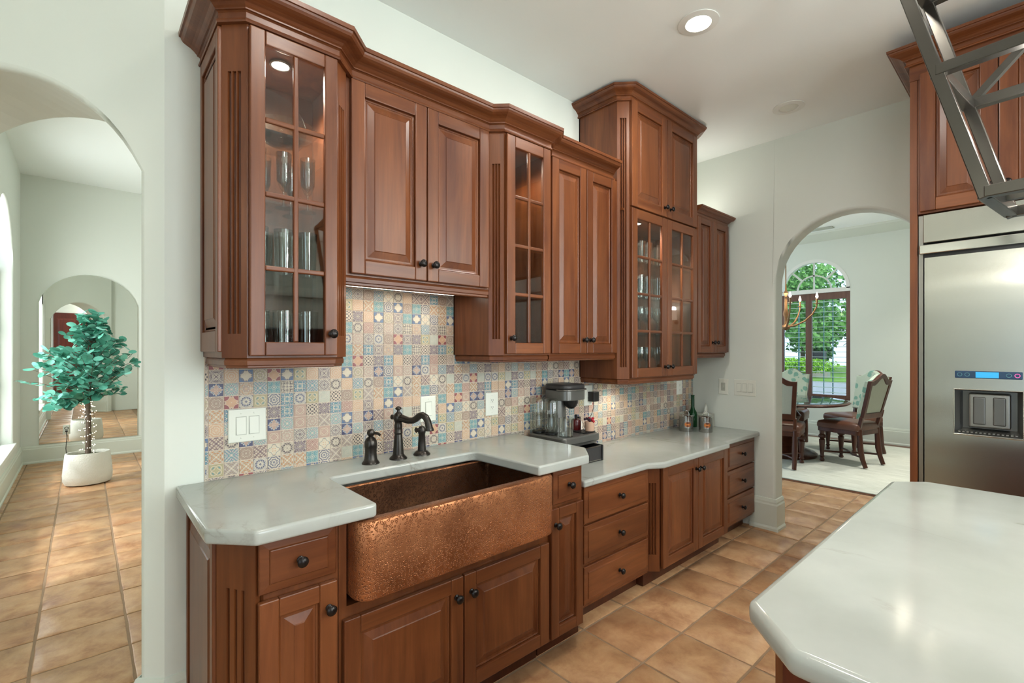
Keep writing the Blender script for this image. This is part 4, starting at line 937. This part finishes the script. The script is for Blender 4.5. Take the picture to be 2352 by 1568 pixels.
MB().box(3.72, 3.88, 1.96, 2.0, 2.471, 2.49).build('housing', 'plastic_white', l); MB().box(3.725, 3.875, 1.965, 1.995, 2.49, 2.493).build('diffuser', 'led_strip', l)
q = lamp('uplight', 'AREA', (0, 0, 0), 1.3, (PI, 0, 0), .15, .03, (1, .97, .9)); q.parent = l; q.location = (0, 0, .03)
def can(x, y, lab, lit, power=11, CZ=CZ):
    t = thing('recessed_light', lab, 'ceiling light', (x, y, CZ), 'recessed ceiling lights')
    MB().lathe([(.098, -.0005), (.098, -.004), (.062, -.008), (.058, -.002), (.056, -.001)], (x, y, CZ), 36).build('trim_ring', 'trim_bright', t, smooth=True)
    MB().lathe([(.057, -.0035), (0, -.0035)] if lit else [(.057, -.002), (.05, -.006), (.02, -.012), (0, -.013)], (x, y, CZ), 28).build('bulb', 'lamp_white' if lit else 'plastic_white', t, smooth=not lit)
    if lit:
        q = lamp('can_lamp', 'AREA', (0, 0, 0), power, (0, 0, 0), .11, None, (1, .97, .92)); q.parent = t; q.location = (0, 0, -.012)
        if CZ > 3.2: q.data.spread = math.radians(95)
can(2.325, 1.18, 'lit recessed ceiling light over the worktop', True); can(3.60, 1.18, 'unlit recessed ceiling light near the dining archway', False)
for x, y, lab in ((.75, .75, 'lit recessed ceiling light over the sink'), (.2, -1.4, 'lit recessed ceiling light behind the island'), (2.4, -1.4, 'lit recessed ceiling light by the refrigerator')): can(x, y, lab, True, 7 if y > 0 else 13)

# ------------------------------------------------------------------ wall sconces, those in the kitchen added as fill
def sconce(x, y, z, n, lab, power):
    t = thing('wall_sconce', lab, 'wall light', (x, y, z-.2)); c = Vector((x, y, z))+Vector(n)*.13
    MB().lathe([(.05, 0), (.045, .015), (0, .02)], (0, 0, 0), 20, 'y').build('back_plate', 'nickel', t, smooth=True); b = t.children[0]; b.data.transform(Matrix.Translation(Vector(t['_o']))@Matrix.Identity(4)); b.data.transform(Matrix.Rotation(math.atan2(n[0], -n[1]), 4, 'Z')); b.location = (0, 0, .10)
    MB().tube([(x, y, z-.1), tuple(c-Vector((0, 0, .1))), tuple(c)], .008, 8).build('arm', 'nickel', t, smooth=True)
    MB().lathe([(.075, -.06), (.06, .14)], c, 24).build('shade', 'shade_lit', t, smooth=True)
    q = lamp('sconce_lamp', 'POINT', (0, 0, 0), power, size=.05, color=(1, .97, .93)); q.parent = t; q.location = c+Vector((0, 0, .16))-Vector((x, y, z-.2))
sconce(XD, -1.6, 2.1, (-1, 0, 0), 'wall lamp with ivory shade at the end of the dining room wall', 12)
sconce(4.07, -2.6, 2.35, (-1, 0, 0), 'added fill lamp with ivory shade, unseen past the refrigerator', 100)  # invented lamp that brightens the right part of the ceiling
sconce(-2.6, 1.0, 2.25, (1, 0, 0), 'added fill lamp with ivory shade, unseen on the left kitchen wall', 8)  # added out of view to lift the ceiling
sconce(-2.6, 2.7, 2.25, (1, 0, 0), 'added fill lamp with ivory shade, unseen in the kitchen corner by the archway', 8)  # second lamp added out of view for the ceiling
sconce(.50, -4.2, 2.45, (0, 1, 0), 'added fill lamp with ivory shade, unseen beside the kitchen door', 50)  # added behind the camera to lift the ceiling

can(6.5, 1.0, 'added recessed downlight for the dining rug, near the archway', True, 13, 3.33); can(7.9, .7, 'added recessed downlight for the dining rug, by the far wall', True, 13, 3.33)  # invented downlights that brighten the dining rug
hd = thing('range_hood', 'pale mantel style range hood on the wall behind the island', 'range hood', (2.5, -4.0, 1.7))
MB().box(1.86, 3.18, -4.199, -3.85, 1.75, 2.20).build('hood_body', 'trim_white', hd); MB().box(1.82, 3.22, -4.199, -3.80, 2.20, 2.26).build('mantel_shelf', 'trim_white', hd, bevel=.01); mb = MB()
for i in range(22): mb.box(1.86+i*.06, 1.89+i*.06, -3.85, -3.825, 2.15, 2.19)
mb.build('dentil_row', 'trim_white', hd); MB().box(2.1, 2.94, -4.199, -3.95, 2.26, CZ-.01).build('chimney', 'trim_white', hd)
rg_ = thing('range_cabinet', 'cherry base cabinet with dark stone top under the range hood', 'cabinet', (2.5, -3.9, 0))
MB().box(1.76, 3.28, -4.199, -3.6, .001, .89).build('carcass', 'wood_z', rg_); MB().box(1.74, 3.30, -4.199, -3.57, .891, .93).build('worktop', 'black', rg_); MB().box(1.86, 3.18, -4.199, -4.18, .94, 1.74).build('splash_panel', 'wood_red', rg_)
# ------------------------------------------------------------------ hanging lantern over the island
LX, LY = 1.633, -.175
lt = thing('pendant_lantern', 'open dark metal lantern hanging over the island', 'pendant light', (LX, LY, 1.76))
def hx(z): return .135+(z-1.78)*.022
def hy(z): return .253+(z-1.78)*.265
ZT = 2.44
def LC(sx, sy, z): return (LX+sx*hx(z), LY+sy*hy(z), z)
for sx in (-1, 1):
    for sy in (-1, 1): MB().bar(LC(sx, sy, 1.775), LC(sx, sy, ZT), .025, .024).build('post', 'iron', lt, bevel=.002)
for z, nm in ((1.788, 'bottom_ring'), (2.10, 'middle_ring'), (ZT, 'top_ring')):
    mb = MB(); c = [LC(-1, -1, z), LC(1, -1, z), LC(1, 1, z), LC(-1, 1, z)]
    for i in range(4): mb.bar(c[i], c[(i+1) % 4], .026, .026)
    mb.build(nm, 'iron', lt, bevel=.002)
for sx in (-1, 1):
    for sy in (-1, 1): MB().bar(LC(sx, sy, 2.10) if sx > 0 else LC(sx, sy, ZT), (LX+sx*.14, LY, 2.46) if sx > 0 else (LX, LY, 2.72), .017, .017).build('brace', 'iron', lt)
MB().tube([(LX, LY, 2.45), (LX, LY, CZ-.02)], .008, 10).build('stem', 'iron', lt, smooth=True)
MB().lathe([(.07, 0), (.07, -.012), (.03, -.024), (0, -.026)], (LX, LY, CZ-.0005), 24).build('canopy', 'iron', lt, smooth=True)
MB().bar((LX, LY-.26, 1.80), (LX, LY+.26, 1.80), .02).build('candle_rail', 'iron', lt)
for dy in (-.18, 0, .18):
    MB().lathe([(.011, 0), (.011, .09)], (LX, LY+dy, 1.81), 12).build('candle_sleeve', 'black', lt, smooth=True)
    MB().lathe([(.007, 0), (.013, .018), (.009, .042), (0, .062)], (LX, LY+dy, 1.90), 12).build('bulb', 'flame', lt, smooth=True)
    q = lamp('candle_lamp', 'POINT', (0, 0, 0), 5.5, size=.02, color=(1, .96, .9)); q.parent = lt; q.location = (0, dy, .24)
lt.rotation_euler = (0, 0, -.12)
# ------------------------------------------------------------------ hall: mirror, plant, timer plug
def arch_panel(mb, x0, x1, z0, zs, zt, y0, y1): return mb.poly([(x0, y0, z0), (x1, y0, z0)]+[(a, y0, z) for a, z in arch_pts(x0, x1, zs, zt)[::-1]], (0, y1-y0, 0))
mr = thing('wall_mirror', 'tall arched mirror on the far hall wall behind the potted tree', 'mirror', (.07, YH, .23))
arch_panel(MB(), -.425, .565, .232, 2.03, 2.425, YH-.012, YH-.0005).build('backing', 'trim_white', mr)
arch_panel(MB(), -.420, .560, .237, 2.03, 2.420, YH-.016, YH-.0125).build('mirror_glass', 'mirror', mr)
px, py = .035, 6.86
pt = thing('potted_tree', 'artificial eucalyptus tree with round blue green leaves in a white oval pot', 'potted plant', (px, py, 0))
MB().lathe([(.15, .002), (.185, .012), (.203, .05), (.205, .11), (.196, .22), (.184, .325), (.180, .336), (.172, .336), (.172, .315), (.176, .30)], (px, py, 0), 40, sy=.8).build('pot', plain('pot_white', rgb(226, 226, 216), .75, bump=.5, nscale=90), pt, smooth=True)
MB().lathe([(.173, .305), (.08, .318), (0, .322)], (px, py, 0), 24, sy=.8).build('moss', 'soil', pt)
rt = random.Random(11); tw = MB()
for dx, dy in ((-.012, 0), (.013, .008), (0, -.013)):
    tw.tube([(px+dx, py+dy, .30), (px+dx*.8+.004, py+dy, .62), (px+dx*.6, py+dy*.6, .92), (px+dx*1.5+.01, py+dy, 1.20), (px+.03+dx*2, py+dy*2, 1.50)], [.014, .013, .012, .009, .005], 7)
tw.build('trunk', 'bark', pt, smooth=True)
LEAF = []
for k in range(3):
    mb = MB(); n = 9; r = .032+.004*k
    mb.add([(0, 0, 0)]+[(r*math.cos(2*PI*i/n)*.92, r+r*math.sin(2*PI*i/n), .004*abs(math.cos(2*PI*i/n))) for i in range(n)], [(0, 1+i, 1+(i+1) % n) for i in range(n)]); mb.v[0] = (0, r, -.002)
    LEAF.append(mb.mesh('leaf', 'leaf', 'all'))
def crown_half(z):                                     # half width of the crown at a height
    pts = [(.70, .16), (.85, .26), (1.0, .40), (1.12, .46), (1.25, .44), (1.38, .42), (1.5, .32), (1.65, .20), (1.80, .09), (1.88, .02)]
    for (a, b), (c, d) in zip(pts, pts[1:]):
        if a <= z <= c: return b+(d-b)*(z-a)/(c-a)
    return .02
br = MB(); lv = []
for k in range(84):
    z1 = rt.uniform(.80, 1.84) if k < 50 else rt.uniform(1.15, 1.72); a = rt.uniform(0, 2*PI); R = crown_half(z1)*rt.uniform(.75, 1.05)
    if z1 < .95: a = rt.uniform(PI*.75, PI*1.3); R = crown_half(z1)*1.2
    cxz = px+.035*(z1-.8)
    end = Vector((cxz+R*math.cos(a), py+R*math.sin(a)*.85, z1)); st = Vector((cxz, py, min(1.5, max(.88, z1-.25*R/.4-.05))))
    mid = (st+end)/2+Vector((0, 0, .05)); P = [st.lerp(mid, t) if False else st*(1-t)**2+mid*2*t*(1-t)+end*t*t for t in (0, .25, .5, .75, 1)]
    br.tube(P, [.004, .0035, .003, .0022, .0015], 5)
    for t in [i/11 for i in range(2, 12)]:
        p = st*(1-t)**2+mid*2*t*(1-t)+end*t*t; lv.append((p, rt.uniform(0, 2*PI), rt.uniform(-1.1, .9), rt.uniform(-.8, .8), rt.uniform(.8, 1.25)))
for q in (((px-.20, py-.1, 1.02), (px-.36, py-.18, 1.10), (px-.54, py-.2, 1.13)),):
    br.tube(q, [.003, .0025, .0015], 5)
    for t in (.3, .45, .55, .62, .7, .8, .95): p = Vector(q[0]).lerp(Vector(q[2]), t); lv.append((p, rt.uniform(0, 6), .2, .1, .9))
br.build('branches', 'bark', pt)
rt.shuffle(lv); rest = MB()
for i, (p, a, b, c, s) in enumerate(lv):
    m = LEAF[i % 3]
    if i < 300:
        inst('leaf', m, pt, p, (b, c, a), s)
    else:
        mt = Matrix.Translation(p)@Matrix.Rotation(a, 4, 'Z')@Matrix.Rotation(c, 4, 'Y')@Matrix.Rotation(b, 4, 'X')@Matrix.Scale(s, 4)
        rest.add([mt@v.co for v in m.vertices], [tuple(f.vertices) for f in m.polygons])
ro = rest.build('foliage', 'leaf', pt, smooth='all'); ro['kind'] = 'stuff'
fl = thing('fairy_lights', 'string of tiny warm lights wound round the trunk of the potted tree', 'string lights', (px, py, .33))
pts = [(px+(.028+.006*math.sin(i))*math.cos(i*.55), py+(.028+.006*math.sin(i))*math.sin(i*.55), .33+i*.0062) for i in range(130)]
MB().tube(pts, .0016, 5).build('wire', 'wire_green', fl); mb = MB()
for i in range(0, 130, 1):
    x, y, z = pts[i]; a = i*.55+rt.uniform(-.5, .5); e = rt.uniform(.01, .045)*(1 if z < .9 else 1.3)
    mb.lathe([(0, -.004), (.0035, 0), (0, .006)], (x+e*math.cos(a), y+e*math.sin(a), z+rt.uniform(-.01, .01)), 6)
o = mb.build('bulb_cluster', 'fairy', fl); o['kind'] = 'stuff'
tm = thing('plug_timer', 'white outlet plate with round plug timer in front of the mirror, behind the pot', 'timer', (-.165, YH-.018, .33))
FT = Fr((-.165, YH-.0165, 0))
MB().box(-.036, .036, 0, .006, .335, .455, 0, FT).build('cover_plate', 'plastic_white', tm, bevel=.003); MB().box(-.026, .026, .006, .035, .365, .445, 0, FT).build('timer_body', 'plastic_white', tm, bevel=.004)
MB().tube([(-.165+.017*math.cos(i*PI/10), YH-.053, .418+.017*math.sin(i*PI/10)) for i in range(21)], .004, 6).build('dial_ring', 'black', tm)
MB().box(-.012, .012, .035, .055, .372, .39, 0, FT).build('plug', 'black', tm)
MB().tube([(-.165, YH-.07, .38), (-.16, YH-.08, .30), (-.17, YH-.09, .16), (-.16, YH-.12, .06), (-.12, YH-.3, .012), (-.05, YH-.9, .008), (-.02, py+.24, .008)], .004, 6).build('cord', 'cord_black', tm)
d6 = struct(MB().box(-.72, .42, -4.199, -4.16, 0, 2.62).build('door_1', 'wood_red', bevel=.006))
for a, b in ((-.62, -.19), (-.11, .32)):
    for z0, z1 in ((.2, 1.1), (1.25, 2.45)): MB().rings(Fr((0, -4.16, 0), (-1, 0, 0), (0, 1, 0)), -b, -a, z0, z1, RAISED, back=False).build('panel', 'wood_red', d6)
# ------------------------------------------------------------------ dining table, chairs, chandelier
tx, ty = 7.12, 2.37
tab = thing('dining_table', 'round dark wood pedestal dining table with glass cover', 'table', (tx, ty, .014))
MB().lathe([(0, .715), (.60, .715), (.69, .722), (.715, .735), (.725, .748), (.715, .758), (.70, .760), (0, .760)], (tx, ty, 0), 56).build('table_top', 'wood_dark', tab, smooth=True)
MB().lathe([(.70, .7605), (.702, .766), (.69, .768), (0, .768)], (tx, ty, 0), 56).build('glass_cover', 'table_glass', tab, smooth=True)
MB().lathe([(.36, .015), (.37, .05), (.34, .075), (.30, .08), (.28, .10), (.22, .12), (.19, .16), (.22, .21), (.17, .26), (.12, .36), (.14, .46), (.18, .55), (.12, .63), (.20, .70), (.24, .715)], (tx, ty, 0), 36).build('pedestal', 'wood_dark', tab, smooth=True)
LEGP = [(.022, 0), (.030, .012), (.022, .03), (.018, .045), (.030, .06), (.020, .075), (.024, .12), (.034, .24), (.036, .27), (.024, .285), (.042, .305), (.042, .325), (.026, .345), (.030, .365), (.030, .40)]
RLEG = [(.030, 0), (.026, .10), (.018, .13), (.030, .20), (.020, .27), (.030, .31), (.030, .42)]
def camel(n=14, w=.24, z0=.60, z1=1.06, rise=.085):     # outline of the shaped chair back
    pts = [(-w*.86, z0), (w*.86, z0), (w, z1)]
    for i in range(1, n):
        f = 1-2*i/n; s = .5+.5*math.cos(PI*min(1, abs(f)/.78)) if abs(f) < .78 else 0
        pts.append((w*f, z1+rise*s))
    return pts+[(-w, z1)]
def make_chair(label):
    t = bpy.data.objects.new('dining_chair', None); COL.objects.link(t); t['_o'] = (0., 0., 0.); tag(t, label, 'chair', 'upholstered dining chairs')
    Z0 = .015
    for sx in (-1, 1):
        MB().lathe([(r, h+Z0) for r, h in LEGP], (sx*.215, .20, 0), 14).build('leg', 'wood_dark', t, smooth=True)
        mb = MB(); mb.tube([(sx*.20, -.29, Z0+.007), (sx*.20, -.255, .12), (sx*.20, -.235, .22), (sx*.20, -.225, .40), (sx*.20, -.228, .47)], [.024, .026, .032, .028, .026], 10); mb.build('leg', 'wood_dark', t, smooth=True)
    mb = MB().prism(rrect(-.25, .25, -.245, .245, .05, .03), .40, .455); mb.build('seat_rail', 'wood_dark', t, smooth=True, bevel=.006)
    lo = rrect(-.255, .255, -.24, .255, .05, .03); sc = lambda k: [(x*k, y*k) for x, y in lo]
    loops([(sc(.99), .452), (sc(1.0), .47), (sc(.995), .505), (sc(.95), .528), (sc(.75), .545), (sc(.3), .552)]).build('seat_cushion', 'leather', t, smooth='all')
    st = MB()
    st.tube([(-.20, -.255, .14), (-.10, -.10, .14), (0, -.02, .14), (.10, -.10, .14), (.20, -.255, .14)], .012, 8); st.tube([(-.215, .20, .14), (-.1, .06, .14), (0, -.02, .14), (.1, .06, .14), (.215, .20, .14)], .012, 8); st.build('stretcher', 'wood_dark', t, smooth=True)
    rk = math.tan(math.radians(13)); sh = lambda x, z, d: (x, -.215-(z-.50)*rk+d, z)
    out = camel(); inn = [(x*.80, .665+(z-.60)*.90 if z < .7 else z-.055) for x, z in out]; n = len(out)
    mb = MB(); vs = [sh(x, z, -.028) for x, z in out]+[sh(x, z, .012) for x, z in out]+[sh(x, z, -.028) for x, z in inn]+[sh(x, z, .012) for x, z in inn]; fs = []
    for i in range(n):
        j = (i+1) % n; fs += [(i, j, n+j, n+i), (2*n+i, 2*n+j, j, i), (n+i, n+j, 3*n+j, 3*n+i), (2*n+i, 3*n+i, 3*n+j, 2*n+j)]
    mb.add(vs, fs)
    for sx in (-1, 1): mb.bar(sh(sx*.195, .46, -.008), sh(sx*.206, .62, -.008), .038, .034)
    mb.build('back_frame', 'wood_dark', t, bevel=.003)
    mb = MB(); vs = [sh(x*1.01, z+.002, -.018) for x, z in inn]+[sh(x*1.01, z+.002, -.010) for x, z in inn]; mb.add(vs, [(i, (i+1) % n, n+(i+1) % n, n+i) for i in range(n)]+[tuple(range(n)), tuple(range(2*n-1, n-1, -1))]); mb.build('back_panel', 'linen', t)
    o2 = [(x*.985, z-.004) for x, z in out]; o3 = [(x*.90, .60+(z-.60)*.95+.012) for x, z in out]
    mb = MB(); vs = [sh(x, z, .011) for x, z in o2]+[sh(x, z, .045) for x, z in o2]+[sh(x, z, .062) for x, z in o3]; fs = [(k*n+i, k*n+(i+1) % n, k*n+n+(i+1) % n, k*n+n+i) for k in (0, 1) for i in range(n)]+[tuple(range(2*n, 3*n))]
    mb.add(vs, fs); mb.build('back_cushion', 'damask', t, smooth=True)
    return t
ch = make_chair('dark wood dining chair with grey back panel, standing alone nearest the plain dining wall')
places = [((7.19, 1.67), math.radians(-14), None), ((6.465, 2.227), math.radians(-80), 'dark wood dining chair with its striped linen back towards the kitchen archway'),
          ((7.98, 1.80), math.radians(58), 'dark wood dining chair with leafy teal back, tucked in behind the lone chair'), ((7.95, 2.62), math.radians(98), 'dark wood dining chair facing the kitchen below the window, leafy teal back')]
for k, ((x, y), rz, lab) in enumerate(places):
    c = ch if k == 0 else copytree(ch)
    c.location = (x, y, 0); c.rotation_euler = (0, 0, rz)
    if lab: c['label'] = lab
cd = thing('chandelier', 'aged gold chandelier with candle lights on curved arms over the dining table', 'chandelier', (tx, ty, 1.69))
MB().lathe([(0, -.03), (.02, -.02), (.05, 0), (.055, .02), (.04, .04), (.025, .06), (.02, .14), (.035, .20), (.02, .28), (.014, .45), (.03, .48), (.012, .52), (.008, .60)], (tx, ty, 1.72), 18).build('centre_column', 'gold_aged', cd, smooth=True)
MB().tube([(tx, ty, 2.30), (tx, ty, 3.33)], .007, 8).build('chain', 'gold_aged', cd); MB().lathe([(.06, 0), (.055, -.02), (0, -.03)], (tx, ty, 3.329), 20).build('canopy', 'gold_aged', cd, smooth=True)
for k in range(5):
    a = math.radians(-82+72*k); c, s = math.cos(a), math.sin(a); A_ = lambda r, z: (tx+r*c, ty+r*s, z)
    MB().tube([A_(.03, 1.74), A_(.12, 1.76), A_(.22, 1.81), A_(.31, 1.90), A_(.355, 1.99), A_(.36, 2.03)], [.014, .012, .011, .010, .009, .009], 8).build('arm', 'gold_aged', cd, smooth=True)
    b = MB().lathe([(.03, 0), (.034, .006), (.012, .012), (.012, .075)], A_(.36, 2.03), 14).build('candle_cup', 'gold_aged', cd, smooth=True)
    MB().lathe([(.008, 0), (.017, .022), (.011, .05), (0, .08)], A_(.36, 2.105), 12).build('bulb', 'flame', b, smooth=True)
q = lamp('chandelier_lamp', 'POINT', (0, 0, 0), 22, size=.15, color=(1, .85, .65)); q.parent = cd; q.location = (0, 0, .45)
# ------------------------------------------------------------------ dining window
wd = struct(MB().box(XD-.03, XD+.12, 2.06, 3.16, .585, .62).build('window_1', 'trim_white', bevel=.004))
mb = MB()
for a, b in ((2.09, 2.15), (2.64, 2.73), (3.07, 3.13)): mb.box(XD+.02, XD+.08, a, b, .62, 2.37)
for a, b in ((.62, .69), (2.26, 2.37)): mb.box(XD+.021, XD+.079, 2.15, 3.07, a, b)
mb.build('window_frame', 'wood_frame', wd, bevel=.004)
MB().box(XD-.005, XD+.10, 2.09, 3.13, 2.37, 2.44).build('transom', 'trim_bright', wd, bevel=.004)
def arcbar(r, w, dpt, x, m, nm, cy=2.61, cz=2.42):
    mb = MB(); n = 28; vs = []
    for i in range(n+1):
        a = PI*i/n
        for rr_ in (r-w/2, r+w/2):
            for xx in (x, x+dpt): vs.append((xx, cy+rr_*math.cos(a), cz+rr_*math.sin(a)))
    fs = []
    for i in range(n):
        k = 4*i; fs += [(k, k+4, k+5, k+1), (k+2, k+3, k+7, k+6), (k, k+2, k+6, k+4), (k+1, k+5, k+7, k+3)]
    fs += [(0, 1, 3, 2), (4*n, 4*n+2, 4*n+3, 4*n+1)]
    mb.add(vs, fs); return mb.build(nm, m, wd)
arcbar(.492, .05, .10, XD-.005, 'trim_bright', 'fan_frame'); arcbar(.25, .022, .03, XD+.03, 'trim_white', 'fan_bar')
for a in (45, 90, 135):
    c, s = math.cos(math.radians(a)), math.sin(math.radians(a)); r0 = .0 if a == 90 else .25
    MB().bar((XD+.045, 2.61+r0*c, 2.42+r0*s), (XD+.045, 2.61+.48*c, 2.42+.48*s), .022, .03).build('fan_bar', 'trim_white', wd)
MB().poly([(XD+.05, 2.61+.48*math.cos(PI*i/20), 2.42+.48*math.sin(PI*i/20)) for i in range(21)], (.004, 0, 0)).build('fan_pane', 'window_glass', wd)
for a, b in ((2.15, 2.64), (2.73, 3.07)): MB().box(XD+.085, XD+.089, a, b, .69, 2.26).build('pane', 'window_glass', wd)
for k, (a, b, lab) in enumerate(((2.155, 2.635, 'dining window shutter with open pale louvers, on the side of the bare wall'), (2.735, 3.065, 'dining window shutter with open pale louvers, on the archway jamb side'))):
    sh_ = thing('shutter', lab, 'shutter', (XD+.05, (a+b)/2, .69), 'dining window shutters')
    MB().bar((XD+.035, (a+b)/2+.07*(1 if k == 0 else -1), .70), (XD+.035, (a+b)/2+.07*(1 if k == 0 else -1), 2.25), .012).build('tilt_rod', 'sash_blue', sh_)
    MB().bar((XD+.07, (a+b)/2-.05, .70), (XD+.07, (a+b)/2-.05, 2.25), .014).build('tilt_rod', 'sash_blue', sh_)
    lm = None
    for i in range(19):
        z = .73+i*.083
        if lm is None: o = MB().box(XD+.026, XD+.080, a, b, z-.004, z+.004).build('louver', 'louver', sh_, bevel=.002); lm = o; z0_ = z
        else:
            c = lm.copy(); COL.objects.link(c); c.location = (0, 0, z-z0_)
# ------------------------------------------------------------------ garden and street beyond the window
GZ = -.25
tag(MB().box(9.3, 14.2, -10, 26, GZ-.1, GZ).build('lawn', 'grass'), 'strip of green lawn outside the dining window', 'lawn')
tag(MB().box(14.2, 30, -12, 34, GZ-.12, GZ-.04).build('road', 'asphalt'), 'pale grey street beyond the lawn outside', 'road')
tag(MB().box(30, 60, -20, 60, GZ-.1, GZ).build('lawn', plain('grass2', rgb(110, 150, 60), .95, noise=.3, nscale=2)), 'grass verge across the street under the trees', 'lawn')
def leafcloud(rg, c, rad, n, s, mb=None):
    mb = mb or MB()
    for _ in range(n):
        while True:
            v = Vector((rg.uniform(-1, 1), rg.uniform(-1, 1), rg.uniform(-1, 1)))
            if .25 < v.length < 1: break
        v *= 1+.18*math.sin(v.x*7+v.y*5)*math.cos(v.z*6); p = Vector(c)+Vector((v.x*rad[0], v.y*rad[1], v.z*rad[2])); p.z = max(p.z, GZ+.3)
        a = Vector((rg.gauss(0, 1), rg.gauss(0, 1), rg.gauss(0, 1))).normalized(); b = a.orthogonal().normalized(); a2 = a.cross(b); q = s*rg.uniform(.6, 1.3)
        mb.add([p-b*q, p+a2*q*.5, p+b*q, p-a2*q*.5], [(0, 1, 2, 3)])
    return mb
rg = random.Random(21)
for x, y, hgt, r, m, lab in ((37, 10.8, 8.0, 2.9, 'tree_leaf', 'tall bright green tree across the street, seen through the fan window'), (37.5, 17.8, 6.6, 2.8, 'tree_leaf', 'round green tree across the street near the kerb bushes'), (46, 7.2, 5.4, 3.0, 'tree_leaf_dark', 'dark green tree behind the bright trees across the street'), (48, 14.6, 8.8, 3.4, 'tree_leaf_dark', 'tall dark tree furthest back across the street'), (42.1, 12.0, 3.7, 1.35, 'tree_leaf_dark', 'low dark leafy tree close behind the dark meter box'), (38, 24.8, 6.0, 2.8, 'tree_leaf', 'leafy green tree at the end of the hedge across the street')):
    t = thing('street_tree', lab, 'tree', (x, y, GZ), 'trees across the street')
    MB().tube([(x, y, GZ+.03), (x+.1, y, hgt*.35), (x, y+.1, hgt*.6)], [.22, .17, .1], 9).build('trunk', 'bark', t)
    mb = MB()
    for k in range(7):
        o = Vector((rg.uniform(-.5, .5), rg.uniform(-.6, .6), rg.uniform(-.75, .6)))*r; leafcloud(rg, (x+o.x, y+o.y, hgt*.58+o.z), (r*.62, r*.62, r*.5), 520, .20, mb)
    o = mb.build('crown', m, t); o['kind'] = 'stuff'
for y, lab in ((10.6, 'low lime green hedge across the street in front of the trees'),):
    t = thing('hedge', lab, 'hedge', (32.2, y, GZ)); o = leafcloud(rg, (32.2, y, GZ+.72), (.5, 2.6, .50), 2600, .10).build('foliage', 'hedge_leaf', t); o['kind'] = 'stuff'
    MB().tube([(32.2, y, GZ+.02), (32.2, y, GZ+.4)], .05, 7).build('stem', 'bark', t)
u = thing('meter_box', 'dark utility box on a stone base across the street', 'utility box', (33.6, 9.4, GZ))
MB().box(33.3, 33.9, 8.8, 9.9, GZ, GZ+.9).build('base', 'stone_kerb', u); MB().box(33.25, 33.9, 9.0, 9.75, GZ+.9, GZ+1.6).build('cabinet', 'black', u, bevel=.02)
for o in bpy.data.objects:
    if '_o' in o: del o['_o']
